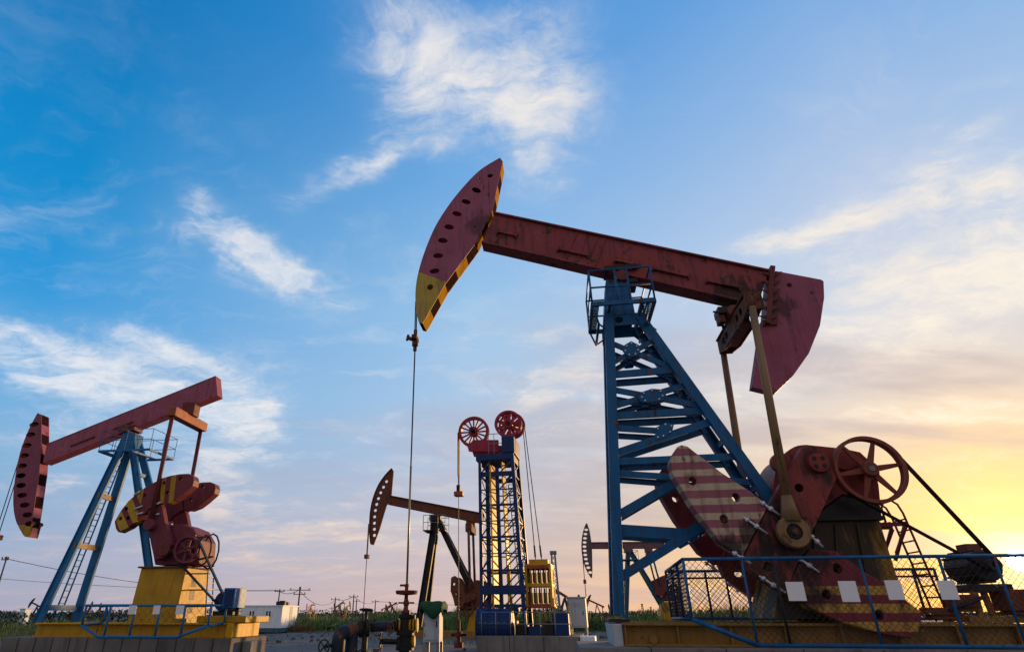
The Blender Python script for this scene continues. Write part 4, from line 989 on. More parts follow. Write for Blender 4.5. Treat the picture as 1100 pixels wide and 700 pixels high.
head_plate(K, mp_, [zk(*p) for p in ((151, 46), (124, 75), (100, 110), (83, 148), (71, 190), (65, 232), (63, 275), (64, 315), (68, 346))],
    [zk(*p) for p in ((79, 349), (103, 285), (130, 195), (150, 150), (158, 58))], .06, RB, [(*zk(x, y), .125, .125) for x, y in ((130, 98), (118, 120), (107, 142), (98, 165), (91, 188), (86, 212), (83, 237), (82, 262), (82, 286), (82, 310))], .2)
beam_box(K, mp_, [zk(140, 151), (520, 550.5)], [zk(132, 186), (518, 561.5)], .3, RB, .5)
p = K.P(468, 556, 0)
mb = MB(); mb.box((p.x, 0, p.z), (.9, .8, .5), M['dark']); mb.build('saddle_bearing', mp_, .03)
af, ar = K.P(467.5, 558, -.25), K.P(470.5, 558, -.25); bf, br = K.P(449.5, 672, -1.15), K.P(506, 632, -.9)
for a, b, w in ((af, bf, .5), (ar, br, .42)):
    for sgn in (1, -1):
        k = (lambda q: Vector(q)) if sgn == 1 else mirror
        mb = MB(); mb.chan(k(a), k(b), w, .3, .05, M['dark'], (0, 1, 0), -sgn); mb.build('tower_leg', mp_)
for t_ in (.3, .55, .8): a = af.lerp(bf, t_); mb = MB(); mb.bar(a, mirror(a), .2, .12, M['dark'], (1, 0, 0)); mb.build('cross_member', mp_)
mb = MB(); lb_ = af.lerp(bf, .1)
for v in (-.2, .2): mb.tube((af.x - .3, v, af.z), (bf.x - .3, v, bf.z), .035, M['rust'], 5)
for i in range(24): q_ = af.lerp(bf, i / 24); mb.tube((q_.x - .3, -.2, q_.z), (q_.x - .3, .2, q_.z), .025, M['rust'], 4)
mb.build('ladder', mp_)
zf = K.P(455, 569, -.9).z; c0, c1 = K.P(454.5, 569, -.9).x, K.P(478, 569, -.9).x
mb = MB()
mb.box((lerp(c0, c1, .2), 0, zf), ((c1 - c0) * .4, 1.8, .08), M['dark']); mb.box((lerp(c0, c1, .85), 0, zf), ((c1 - c0) * .3, 1.8, .08), M['dark']); mb.build('platform', mp_)
for v in (-.9, .9):
    mb = MB()
    for h in (.6, 1.15): mb.tube((c0, v, zf + h), (c1, v, zf + h), .03, M['grey_steel'], 4)
    for i in range(4): mb.tube((lerp(c0, c1, i / 3), v, zf), (lerp(c0, c1, i / 3), v, zf + 1.15), .03, M['grey_steel'], 4)
    mb.build('guard_rail', mp_)
ek = K.P(503.5, 566, -1.2); mb = MB(); mb.box((ek.x, 0, ek.z), (.5, 2.7, .6), M['rust']); mb.build('equalizer_beam', mp_, .04)
mb = MB(); mb.box((ek.x, 0, ek.z + .6), (.7, .5, .8), RB); mb.build('tail_bearing', mp_, .03)
h_, e_ = simple_crank(K, mp_, (508, 640), (488, 646), [[zk(*q) for q in ((386, 478), (400, 470), (412, 478), (432, 510), (445, 560), (430, 600), (400, 575), (384, 530))]], 1.15, .3, RB, RB, [zk(*q) for q in ((397, 503), (407, 540), (423, 560))])
pn_ = K.P(505, 634, -1.4)
for sgn in (1, -1):
    mb = MB(); mb.tube((ek.x, 1.32 * sgn, ek.z - .2), (pn_.x, 1.42 * sgn, pn_.z), .1, M['rust'], 8); mb.build('pitman', mp_)
gpk = K.uz([(494, 655), (493, 638), (500, 630), (512, 622), (524, 624), (530, 634), (530, 655)], -.8)
mb = MB(); mb.plate(gpk, -.8, .8, RB); mb.build('gearbox', mp_, .05)
pk = K.uz([(505, 655), (532, 655), (536, 684), (500, 684)], -.9); mb = MB(); mb.plate(pk, -.9, .9, M['yellow']); mb.build('pedestal', mp_, .02)
wk = K.P(500, 652, -1.0)
mb = MB(); mb.lathe([(.5, -.1), (.62, -.1), (.62, .1), (.5, .1)], wk, (0, 1, 0), RB, 28)
for i in range(6): d1 = Vector((math.cos(R(60 * i)), 0, math.sin(R(60 * i)))); mb.bar(wk, wk + d1 * .55, .12, .1, RB)
mb.build('pulley_wheel', mp_)
sz0, sz1 = K.P(470, 677, -1).z, K.P(470, 684, -1).z; k0, k1 = K.P(444, 680, -1).x, K.P(540, 680, -1).x
for v in (-1, 1): mb = MB(); mb.box(((k0 + k1) / 2, v, (sz0 + sz1) / 2), (k1 - k0, .3, sz0 - sz1), M['skid_yellow']); mb.build('skid_beam', mp_)
hk = K.P(394.5, 590, 0)
for v in (-.1, .1): mb = MB(); mb.tube((hk.x, v, hk.z + 2), (hk.x, v, hk.z - .4), .03, M['dark'], 5); mb.build('bridle_cable', mp_)
mb = MB(); mb.box((hk.x, 0, hk.z - .5), (.3, .5, .3), M['rust']); mb.tube((hk.x, 0, 1.4), (hk.x, 0, hk.z - .5), .03, M['cable'], 5); mb.build('carrier_bar', mp_)
foundation(K, k0 - .5, k1 + .5, -1.5, 1.5, sz1 - .005, 'low dark concrete plinth under the rusty brown pumpjack', 8, M['dark_concrete'])
mb = MB(); mb.lathe([(0, 0), (.22, 0), (.22, .3), (.14, .32), (.14, .9), (.26, .92), (.26, 1.05), (.1, 1.1), (.1, 1.5), (0, 1.5)], (0, 0, 0), (0, 0, 1), M['dark'], 12, False)
mb.tube((-.5, 0, .7), (.5, 0, .7), .08, M['dark'], 8); wl = mb.build('wellhead'); w = K.o + K.u * hk.x; wl.location = (w.x, w.y, 0)
tag(wl, 'small dark wellhead in the reeds below the brown horsehead', 'wellhead')

# ------------------------------------------------------------------ far pumpjack seen through the blue tower
G = Frame(675, 588, 69, 9)
fp = thing('pumpjack', 'level grey-plum pumpjack with thin teal legs seen through the big blue tower', 'pumpjack', G)
zg = lambda x, y: (610 + x / 5.83, 540 + y / 5.83)
M['faded_plum'] = paint('faded_plum', (.17, .085, .095), .6, .25); M['teal'] = paint('teal', (.04, .12, .17), .5, .2); M['head_grey'] = paint('head_grey', (.12, .11, .12), .6, .2)
head_plate(G, fp, [zg(*q) for q in ((115, 124), (103, 150), (92, 190), (86, 235), (85, 285), (91, 335), (103, 385), (122, 430), (146, 467))],
    [zg(*q) for q in ((152, 465), (154, 420), (152, 300), (146, 230), (136, 170), (122, 128))], .07, M['head_grey'],
    [(*zg(x, y), .21, .13) for x, y in ((115, 165), (110, 192), (107, 218), (105, 244), (104, 270), (106, 296), (109, 322), (113, 348), (119, 375), (128, 402), (140, 432))], .18)
beam_box(G, fp, [zg(140, 242), zg(606, 238)], [zg(140, 283), zg(606, 281)], .3, M['faded_plum'], .6)
p = G.P(675, 590, 0); mb = MB(); mb.box((p.x, 0, p.z), (.9, .8, .6), M['faded_plum']); mb.build('saddle_bearing', fp, .03)
gf, gr = G.P(675, 591, -.3), G.P(677, 591, -.3); hf, hr = G.P(672.5, 668, -1.2), G.P(717, 656, -1)
for a, b in ((gf, hf), (gr, hr)):
    for sgn in (1, -1):
        k = (lambda q: Vector(q)) if sgn == 1 else mirror
        mb = MB(); mb.chan(k(a), k(b), .42, .3, .05, M['teal'], (0, 1, 0), -sgn); mb.build('tower_leg', fp)
zf = G.P(675, 601, 0).z; mb = MB(); mb.box((gf.x, 0, zf), (1.8, 2, .1), M['teal']); mb.build('platform', fp)
mb = MB(); 
for v in (-1, 1):
    mb.tube((gf.x - .9, v, zf + .9), (gf.x + .9, v, zf + .9), .03, M['teal'], 4)
    for u in (-.9, 0, .9): mb.tube((gf.x + u, v, zf), (gf.x + u, v, zf + .9), .03, M['teal'], 4)
for u in (-.9, .9): mb.tube((gf.x + u, -1, zf + .9), (gf.x + u, 1, zf + .9), .03, M['teal'], 4)
mb.build('guard_rail', fp)
eg = G.P(700, 595, -1.2); mb = MB(); mb.box((eg.x, 0, eg.z), (.6, 2.8, .7), M['rust']); mb.build('equalizer_beam', fp, .04)
mb = MB(); mb.box((eg.x - .1, 0, eg.z + .7), (.8, .5, .8), M['faded_plum']); mb.build('tail_bearing', fp)
h_, e_ = simple_crank(G, fp, (722, 634), (709, 628), [[(703, 622), (716, 616), (719, 626), (712, 640), (704, 638)]], 1.2, .3, M['dark_red'], M['dark_red'])
for sgn in (1, -1): mb = MB(); mb.tube((eg.x, 1.4 * sgn, eg.z), (e_.x, 1.5 * sgn, e_.z), .1, M['teal'], 6); mb.build('pitman', fp)
mb = MB(); mb.plate(G.uz([(712, 645), (714, 628), (728, 626), (732, 645)], -.8), -.8, .8, M['dark_red']); mb.build('gearbox', fp, .05)
mb = MB(); mb.plate(G.uz([(711, 645.5), (733, 645.5), (737, 666), (709, 666)], -.9), -.9, .9, M['yellow']); mb.build('pedestal', fp)
z0_, z1_ = G.P(690, 666, -1).z, G.P(690, 671, -1).z; g0, g1 = G.P(670, 668, -1).x, G.P(745, 668, -1).x
for v in (-1.1, 1.1): mb = MB(); mb.box(((g0 + g1) / 2, v, (z0_ + z1_) / 2), (g1 - g0, .3, z0_ - z1_), M['skid_yellow']); mb.build('skid_beam', fp)
hk = G.P(627, 610, 0); mb = MB(); mb.tube((hk.x, 0, G.P(626.5, 595, 0).z), (hk.x, 0, 1.2), .05, M['dark'], 5); mb.box((hk.x, 0, hk.z - 1.3), (.3, .4, .4), M['rust']); mb.build('bridle_cable', fp)
foundation(G, g0 - .3, g1 + .3, -1.5, 1.5, z1_ - .005, 'distant concrete plinth under the level grey-plum pumpjack', 4, M['dark_concrete'])

# ------------------------------------------------------------------ blue lattice-tower unit
T = Frame(541, 682, 34, 14)
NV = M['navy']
tw_ = thing('pumping_tower', 'blue lattice pumping tower topped by two maroon spoked wheels on a concrete base', 'pumping tower', T)
za = lambda x, y: (480 + x / 5.383, 430 + y / 5.383); zb_2 = lambda x, y: (480 + x / 5.383, 570 + y / 5.383)
VT = 1.0
zbase = T.P(540, 681, -VT).z
tl_, tr_ = T.P(515.5, 494, -VT), T.P(549.5, 480, -VT); bl_, br_ = T.P(518, 681, -VT * 1.12), T.P(565, 681, -VT * 1.12)
ztop = min(tl_.z, tr_.z)
def leg_at(L, z):
    a, b = (tl_, bl_) if L == 0 else (tr_, br_) if L == 1 else (tl_.lerp(tr_, .2), bl_.lerp(br_, .16)) if L == 2 else (tl_.lerp(tr_, .5), bl_.lerp(br_, .45))
    k = (z - b.z) / (a.z - b.z); return b.lerp(a, k)
for L, w in ((0, .15), (1, .19), (2, .20), (3, .18)):
    for sgn in ((1, -1) if L < 2 else (1,)):
        a, b = leg_at(L, ztop + .3), leg_at(L, zbase)
        if L >= 2: a, b = a + Vector((0, .25, 0)), b + Vector((0, .25, 0)); a.z = ztop - .4
        if sgn < 0: a, b = mirror(a), mirror(b)
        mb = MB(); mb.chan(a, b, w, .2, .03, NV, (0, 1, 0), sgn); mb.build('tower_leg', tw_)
nb = 9
zl_ = [lerp(ztop, zbase + 1.3, i / nb) for i in range(nb + 1)]
for i in range(nb):
    za_, zb_4 = zl_[i], zl_[i + 1]
    mbn = MB()
    for sgn in (1, -1):
        k = (lambda q: Vector(q)) if sgn == 1 else mirror
        A0, A1, B0, B1 = k(leg_at(0, za_)), k(leg_at(1, za_)), k(leg_at(0, zb_4)), k(leg_at(1, zb_4))
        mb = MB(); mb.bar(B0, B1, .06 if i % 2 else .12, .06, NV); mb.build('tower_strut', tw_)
        mid0, mid1 = A0.lerp(A1, .32), B0.lerp(B1, .32)
        mb = MB(); mb.bar(A0 if i % 2 else B0, mid1 if i % 2 else mid0, .065, .05, NV); mb.build('tower_brace', tw_)
        mb = MB(); mb.bar(B0.lerp(B1, .56), A1, .065, .05, NV); mb.build('tower_brace', tw_)
    for L in (0, 1):
        a, b = leg_at(L, za_), leg_at(L, zb_4); mb = MB(); mb.bar(a if i % 2 else mirror(a), mirror(b) if i % 2 else b,   .06, .05, NV, (1, 0, 0)); mb.build('tower_brace', tw_)
        mb = MB(); mb.bar(b, mirror(b), .06, .06, NV, (1, 0, 0)); mb.build('tower_strut', tw_)
gb = T.P(505, 634, -VT).z; gb0, gb1 = leg_at(0, T.P(540, 633, -VT).z), leg_at(1, T.P(540, 633, -VT).z)
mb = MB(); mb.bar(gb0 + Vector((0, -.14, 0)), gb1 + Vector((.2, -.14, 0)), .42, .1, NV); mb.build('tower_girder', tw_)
# sunlit yellow guide column and counterweight rails inside
for f0_, f1_, w, m in ((.36, .32, 1.1, 'bright_yellow'), (.68, .64, .6, 'bright_yellow')):
    a = tl_.lerp(tr_, f0_) + Vector((0, .45, -.5)); b = bl_.lerp(br_, f1_) + Vector((0, .45, 1.2)); mb = MB(); mb.bar(a, b, w, .06, M[m], (.99, -.134, 0)); mb.build('guide_column', tw_)
mb = MB(); a, b = T.P(546, 520, .2), T.P(558, 628, .2)
for v in (0, .45): mb.tube(a + Vector((v, 0, 0)), b + Vector((v, 0, 0)), .03, M['grey_steel'], 5)
for i in range(28): q_ = a.lerp(b, i / 28); mb.tube(q_, q_ + Vector((.45, 0, 0)), .022, M['grey_steel'], 4)
mb.build('ladder', tw_)
# crown
c0, c1 = T.P(511, 490, -1.1), T.P(551, 490, -1.1)
mb = MB(); zc0, zc1 = T.P(530, 493.5, -1.1).z, T.P(530, 486.5, -1.1).z
mb.box(((c0.x + c1.x) / 2, 0, (zc0 + zc1) / 2), (c1.x - c0.x, 2.2, zc1 - zc0), NV); mb.build('crown_beam', tw_, .03)
d0, d1_ = T.P(537.5, 470, -1.1), T.P(551, 470, -1.1); mb = MB(); mb.box(((d0.x + d1_.x) / 2 + .05, 0, (zc1 + T.P(545, 468, -1.1).z) / 2 + .02), (d1_.x - d0.x, 2.2, T.P(545, 468, -1.1).z - zc1), NV); mb.build('crown_block', tw_, .03)
for sy in (-1, 1):
    k0, k1 = leg_at(0, zc0 - .75), leg_at(1, zc0 - .75); mb = MB(); mb.bar((k0.x, 1.0 * sy, k0.z), (k1.x, 1.0 * sy, k1.z), .26, .08, NV); mb.build('crown_girder', tw_)
M['maroon'] = paint('maroon', (.34, .024, .05), .45, .15)
rf = T.uz([(503, 480), (509, 473), (536, 473), (536, 486), (504.5, 485)], -.5); 
for v in (-.75, .55): mb = MB(); mb.plate(rf, v, v + .2, M['maroon']); mb.build('wheel_frame', tw_, .02)
def spoke_wheel(F, root, px, py, v, r, n, name, sp=.09, wd=.12, hubr=.32):
    c_ = F.P(px, py, v); o_ = MB(); o_.lathe([(r * .82, -wd), (r, -wd * 1.1), (r * .95, 0), (r, wd * 1.1), (r * .82, wd)], c_, (0, 1, 0), M['maroon'], 36)
    o_.cyl(c_ + Vector((0, -wd * 1.4, 0)), c_ + Vector((0, wd * 1.4, 0)), r * hubr, M['maroon'], 18)
    for i in range(n): d1 = Vector((math.cos(2 * math.pi * i / n), 0, math.sin(2 * math.pi * i / n))); o_.bar(c_ + d1 * r * .2, c_ + d1 * r * .86, sp, .06, M['maroon'], (0, 1, 0), sp * 1.1, .06)
    o_.build(name, root); return c_
r1 = (T.P(524.5, 463, 0).x - T.P(493.5, 463, 0).x) / 2 * 1.05
cw1 = spoke_wheel(T, tw_, 509, 463.5, 0, r1, 16, 'spoked_wheel', .085)
r2 = (T.P(560, 454, 0).x - T.P(533, 454, 0).x) / 2 * 1.06
cw2 = spoke_wheel(T, tw_, 546, 455, -.6, r2, 9, 'spoked_wheel', .16, .12, .36)
cw3 = spoke_wheel(T, tw_, 550, 457, .6, r2, 9, 'spoked_wheel', .16, .12, .36)
mb = MB(); mb.tube(cw2 + Vector((0, -.3, 0)), cw3 + Vector((0, .3, 0)), .12, M['dark'], 10); mb.build('wheel_axle', tw_)
mb = MB(); mb.tube(cw1 + Vector((0, -.7, 0)), cw1 + Vector((0, .7, 0)), .12, M['dark'], 10); mb.build('wheel_axle', tw_)
mb = MB(); hz1 = zc1 + .02
for v in (-1.05, 1.05):
    for h in (.55, 1.1): mb.tube((T.P(525, 486, v).x, v, hz1 + h), (d0.x, v, hz1 + h), .022, M['grey_steel'], 4)
    for px in (525, 531): mb.tube((T.P(px, 486, v).x, v, hz1), (T.P(px, 486, v).x, v, hz1 + 1.1), .022, M['grey_steel'], 4)
mb.build('guard_rail', tw_)
# load belt, hanger and rod on the left
lx = cw1.x - r1 - .01; zha = T.P(494.5, 530, 0).z
mb = MB(); mb.box((lx, 0, (cw1.z + T.P(494, 511, 0).z) / 2), (.06, .32, cw1.z - T.P(494, 511, 0).z), M['rust_brown']); mb.build('load_belt', tw_)
for v in (-.1, .1): mb = MB(); mb.tube((lx, v, T.P(494, 511, 0).z), (lx, v, zha), .022, M['cable'], 5); mb.build('hanger_cable', tw_)
mb = MB(); mb.box((lx + .02, 0, zha), (.5, .45, .26), M['orange_red']); mb.box((lx, 0, zha + .3), (.2, .3, .4), M['dark']); mb.build('carrier_bar', tw_, .03)
mb = MB(); mb.tube((lx, 0, 1.2), (lx, 0, zha), .022, M['rod'], 5); mb.build('polished_rod', tw_)
wt = MB(); wt.lathe([(0, 0), (.25, 0), (.25, .25), (.12, .28), (.12, .5), (.2, .52), (.2, .7), (.09, .75), (.09, 1.3), (0, 1.3)], (0, 0, 0), (0, 0, 1), M['dark_red'], 12, False)
wt.tube((-.4, 0, .6), (.4, 0, .6), .07, M['dark'], 8); wt.tube((0, -.35, .9), (0, .1, .9), .05, M['dark_red'], 8)
wlo = wt.build('wellhead'); w = T.o + T.u * lx; wlo.location = (w.x, w.y, 0); tag(wlo, 'slim dark red wellhead under the hanger rod of the blue tower', 'wellhead')
# drum, drive, railings on the base
dm = T.P(532, 668, -1.5); dr = .78
mb = MB(); mb.cyl(dm + Vector((-.85, 0, -.15)), dm + Vector((.85, 0, -.15)), dr, NV, 28)
for x in (-.8, -.3, .3, .8): mb.lathe([(dr, -.04), (dr + .05, -.04), (dr + .05, .04), (dr, .04)], dm + Vector((x, 0, -.15)), (1, 0, 0), NV, 28)
for i in range(5): mb.cyl(dm + Vector((-.6 + .3 * i, -dr - .01, .0)), dm + Vector((-.6 + .3 * i, -dr - .06, .0)), .06, M['sky_blue'], 8)
mb.box(dm + Vector((0, .1, -.55)), (1.7, 1.2, .6), NV); mb.build('drive_drum', tw_, .02)
for px, py, sx, sy, sz, m in ((561, 675, .6, .7, .45, 'dark'), (577, 674, .75, .8, .38, 'navy'), (590, 673, .5, .8, .5, 'dark'), (604, 671, .72, 1.0, .95, 'navy')):
    p = T.P(px, py, -1.0); p.z = zbase; mb = MB(); mb.box((p.x, -1.0, zbase + sz / 2), (sx, sy, sz), M[m]); mb.cyl((p.x, -1.2, zbase + sz), (p.x, -.6, zbase + sz), .16, M['dark'], 12); mb.build('drive_unit', tw_, .03)
mb = MB(); bp_ = T.P(555, 655, .6); mb.cyl((bp_.x - .2, .2, bp_.z), (bp_.x - .2, .8, bp_.z), .35, M['teal'], 16); mb.box((bp_.x - .2, .5, zbase + .3), (.5, .6, .6), M['teal']); mb.build('motor', tw_)
rl = thing('base_railing', 'thin grey pipe railing in front of the blue drum on the tower base', 'railing', T)
ra, rb_ = T.P(517, 660, -2.3).x, T.P(612, 660, -2.3).x; zr = zbase + 1.0
for h in (1.0, .5): pipe('rail', [(ra, -2.3, zbase + h), (rb_, -2.3, zbase + h)], .022, M['grey_steel'], rl)
for i in range(7): u = lerp(ra, rb_, i / 6); pipe('post', [(u, -2.3, zbase), (u, -2.3, zbase + 1.0)], .025, M['grey_steel'], rl)
fb0, fb1 = T.P(511.5, 690, -2.5).x, T.P(622, 690, -2.5).x
foundation(T, fb0, fb1, -2.5, 2.2, zbase - .005, 'stained concrete base of the blue lattice tower, left of a pale block', 3, M['concrete'], .03)
wb0, wb1 = T.P(623.5, 690, -2.5).x, T.P(640, 690, -2.5).x
mb = MB(); mb.box((0, 0, 0), (wb1 - wb0 - .04, 1.6, zbase), M['white_panel']); o = mb.build('concrete_block', None, .03); w = T.o + T.u * (wb0 + wb1) / 2 - T.v * 1.7; o.location = (w.x, w.y, zbase / 2); o.rotation_euler = (0, 0, T.rot)
tag(o, 'pale whitewashed block at the right end of the tower base', 'concrete block')
# hanging counterweight cage
cg = thing('counterweight_cage', 'yellow two-tier cage of cast weights hanging beside the blue tower', 'counterweight', T)
q0, q1 = T.P(563.5, 608, -.5), T.P(591.5, 608, -.5); cz0, cz1 = T.P(575, 651, -.5).z, T.P(575, 606.5, -.5).z; cx0, cx1 = T.P(565.5, 630, -.5).x, T.P(592, 630, -.5).x; cv0, cv1 = -.5, .85
fr = MB(); zmid = lerp(cz0, cz1, .52)
Yl = M['bright_yellow']
for z, m in ((cz0 + .06, M['orange_red']), (zmid, M['bright_yellow']), (cz1 - .08, M['orange_red'])):
    for v in (cv0, cv1): fr.box(((cx0 + cx1) / 2, v, z), (cx1 - cx0, .1, .16), m)
    for u in (cx0, cx1): fr.box((u, (cv0 + cv1) / 2, z), (.1, cv1 - cv0 - .1, .15), M['yellow'])
for u in (cx0, cx1):
    for v in (cv0, cv1): fr.box((u, v, (cz0 + cz1) / 2), (.12, .12, cz1 - cz0), M['bright_yellow'])
for i in range(1, 5):
    for v in (cv0 + .01, cv1 - .01): fr.box((lerp(cx0, cx1, i / 5), v, (cz0 + cz1) / 2), (.05, .05, cz1 - cz0 - .05), M['yellow'])
for k in (.35, .7): fr.box((cx1, lerp(cv0, cv1, k), (cz0 + cz1) / 2), (.06, .2, cz1 - cz0 - .1), M['bright_yellow'])
fr.box(((cx0 + cx1) / 2, (cv0 + cv1) / 2, cz1 + .04), (cx1 - cx0 + .1, cv1 - cv0 + .1, .08), M['bright_yellow']); fr.box(((cx0 + cx1) / 2, (cv0 + cv1) / 2, cz1 + .2), (1.0, .5, .24), Yl)
fr.box(((cx0 + cx1) / 2, (cv0 + cv1) / 2, cz0 - .03), (cx1 - cx0 + .2, cv1 - cv0 + .2, .06), M['orange_red'])
fr.build('frame', cg, .01)
M['cast_green'] = paint('cast_green', (.13, .16, .06), .6, .3); M['cast_pink'] = paint('cast_pink', (.26, .09, .10), .6, .3)
for tier, (za_, zb_4) in enumerate(((cz0 + .16, lerp(cz0, zmid, .66)), (zmid + .12, lerp(zmid, cz1, .66)))):
    for i in range(5):
        u = lerp(cx0, cx1, (i + .5) / 5); w = (cx1 - cx0) / 5 - .12
        mb = MB(); mb.box((u, (cv0 + cv1) / 2, lerp(za_, zb_4, .5)), (w, 1.0, zb_4 - za_), M['cast_green'] if (i + tier) % 2 else M['cast_pink'])
        mb.tube((u, cv0 + .3, zb_4), (u, cv0 + .3, zb_4 + .18), .05, M['dark'], 6); mb.build('weight_block', cg, .03)
for i in range(6):
    u = lerp(cx0 + .1, cx1 - .1, i / 5); mb = MB(); mb.tube((u, 0, cz0 - .06), (u + .04, 0, cz0 - .75), .03, M['dark_red'], 5); mb.build('hanging_rod', cg)
for v, px0, px1 in ((-.3, 561, 576), (.5, 563.5, 581.5)):
    a = Vector((cw2.x + r2, v, cw2.z)); b = Vector(((cx0 + cx1) / 2 + (v - .1) * .4, .1, cz1 + .3)); mb = MB(); mb.tube(a, b, .026, M['cable'], 5)
    mb.tube(b.lerp(a, .02), b.lerp(a, .1), .05, M['rust'], 6); mb.build('suspension_cable', cg)
# grey cabinet by the cage, pad under it
kc = at(622, 674, 33)
def cabinet(name, px0, px1, pyt, pyb, Y, depth, label, mat, rot=9, legs=True):
    a, b = at(px0, pyb, Y), at(px1, pyb, Y); tz = at((px0 + px1) / 2, pyt, Y).z; w = b.x - a.x; h = tz - a.z
    t_ = thing(name, label, 'cabinet', None, ((a.x + b.x) / 2, Y + depth / 2, a.z), R(-rot))
    mb = MB(); mb.box((0, 0, h / 2), (w, depth, h), mat); mb.box((0, 0, h + .03), (w + .12, depth + .12, .06), mat); mb.build('body', t_, .012)
    mb = MB(); mb.box((0, -depth / 2 - .012, h * .5), (w * .86, .02, h * .88), mat); 
    for i in range(6): mb.bar((-w * .28, -depth / 2 - .024, h * (.72 + .025 * i)), (w * .28, -depth / 2 - .024, h * (.72 + .025 * i)), .012, .012, mat)
    for k_ in (.2, .5, .8): mb.box((-w * .42, -depth / 2 - .03, h * k_), (.03, .025, .1), M['grey_steel'])
    d = mb.build('door', t_, .004)
    mb = MB(); mb.box((w * .34, -depth / 2 - .035, h * .5), (.03, .03, .16), M['dark']); mb.build('handle', d)
    if legs:
        for sx in (-1, 1):
            for sy in (-1, 1): mb = MB(); mb.box((sx * w * .42, sy * depth * .4, -a.z / 2 + .01), (.09, .09, a.z + .02), M['grey_steel']); mb.build('leg', t_)
    return t_, w, h
cabinet('control_cabinet', 614, 633.5, 641.5, 673.5, 33.5, 1.0, 'tall pale grey control cabinet between the yellow cage and the big tower leg', M['grey_panel'], 14)
cb, cbw, cbh = cabinet('control_cabinet', 456, 473.5, 650, 689, 20, .62, 'pale grey control cabinet on legs with a dark green cloth over its top', M['grey_panel'], 9)
# the tarpaulin draped over it
mb = MB(); nx, ny = 17, 13; cl = []
for j in range(ny):
    row = []
    for i in range(nx):
        s_, t_ = i / (nx - 1) * 2 - 1, j / (ny - 1) * 2 - 1
        ext = 1.55; X_, Y_ = s_ * ext, t_ * ext
        over = max(abs(X_) - 1, 0) + max(abs(Y_) - 1, 0)
        xx = max(-1, min(1, X_)) * (cbw / 2 + .075) + math.copysign(.02 + .03 * math.sin(7 * Y_), X_) * (abs(X_) > 1); yy = max(-1, min(1, Y_)) * (.31 + .085) + math.copysign(.02 + .03 * math.sin(8 * X_), Y_) * (abs(Y_) > 1)
        z = .035 - over * (.62 + .24 * math.sin(2.6 * X_ + 1.0))  + .012 * math.sin(6 * X_ + 3 * Y_) * math.exp(-over * 4) + .02
        row.append(mb.bm.verts.new((xx, yy, z)))
    cl.append(row)
for j in range(ny - 1):
    for i in range(nx - 1): f_ = mb.bm.faces.new((cl[j][i], cl[j][i + 1], cl[j + 1][i + 1], cl[j + 1][i])); f_.smooth = True
mb.mi(M['tarp']); tp = mb.build('tarpaulin'); sd_ = tp.modifiers.new('solid', 'SOLIDIFY'); sd_.thickness = .015
tp.location = cb.location + Vector((0, 0, cbh + .06)); tp.rotation_euler = cb.rotation_euler; tag(tp, 'dark green tarpaulin tied over the top of the pale cabinet', 'tarpaulin')

# ------------------------------------------------------------------ wellhead and flow pipe of the big pump
WX = A.o + A.u * WELL_U
Wf = Frame(438, 640, WX.y, 9); Wf.o = Vector((WX.x, WX.y, 0))
wh = thing('wellhead', 'tall dark red christmas-tree wellhead under the rod of the biggest pumpjack', 'wellhead', Wf)
wh.scale = (.74, .74, 1)
zw = lambda x, y: (340 + x / 6.875, 600 + y / 6.875)
Zw = lambda y: Wf.P(438, 600 + y / 6.875, 0).z
mb = MB(); mb.lathe([(0, Zw(190)), (.05, Zw(190)), (.055, Zw(225)), (.055, Zw(262)), (.06, Zw(300)), (.085, Zw(318)), (.085, Zw(330)), (.06, Zw(345)), (.075, Zw(372)), (.12, Zw(380)), (.12, Zw(392)), (0, Zw(392))], (0, 0, 0), (0, 0, 1), M['dark_red'], 16, False); mb.build('stuffing_box', wh)
mb = MB(); mb.box((-.09, 0, Zw(192)), (.2, .06, .04), M['dark_red']); mb.cyl((0, 0, Zw(182)), (0, 0, Zw(205)), .06, M['dark_red'], 12); mb.build('rod_clamp', wh)
mb = MB(); mb.lathe([(0, Zw(230)), (.29, Zw(230)), (.305, Zw(238)), (.28, Zw(258)), (.1, Zw(264)), (0, Zw(264))], (0, 0, 0), (0, 0, 1), M['dark_red'], 28, False); mb.build('drip_tray', wh)
mb = MB(); mb.tube((-.22, 0, Zw(321)), (.22, 0, Zw(321)), .016, M['rust'], 8); mb.build('clamp_bar', wh)
mb = MB(); mb.lathe([(0, Zw(392)), (.12, Zw(392)), (.12, Zw(404)), (.20, Zw(405)), (.20, Zw(432)), (.15, Zw(436)), (.15, Zw(520)), (.24, Zw(522)), (.24, Zw(560)), (.16, Zw(562)), (.16, Zw(640)), (.24, Zw(642)), (.24, Zw(670)), (.16, Zw(672)), (.16, 0), (0, 0)], (0, 0, 0), (0, 0, 1), M['black_oil_shade'], 20, False)
mb.tube((.1, 0, Zw(430)), (.26, 0, Zw(432)), .06, M['black_oil_shade'], 12); mb.build('tree_body', wh)
zp = Zw(486)
mb = MB(); mb.tube((-.25, 0, zp), (.34, 0, zp), .08, M['black_oil_shade'], 14)
for x in (-.22, -.14, .14, .23, .31): mb.cyl((x - .025, 0, zp), (x + .025, 0, zp), .13, M['yellow'] if x not in (-.22,) else M['dark'], 20)
mb.build('side_outlet', wh)
mb = MB(); mb.box((0, 0, Zw(612)), (.40, .26, .2), M['black_oil_shade']); mb.tube((-.60, -.1, Zw(605)), (.2, 0, Zw(610)), .05, M['black_oil_shade'], 10); mb.tube((.15, 0, Zw(605)), (.27, 0, Zw(605)), .11, M['yellow'], 12); gv = mb.build('gate_valve', wh, .02)
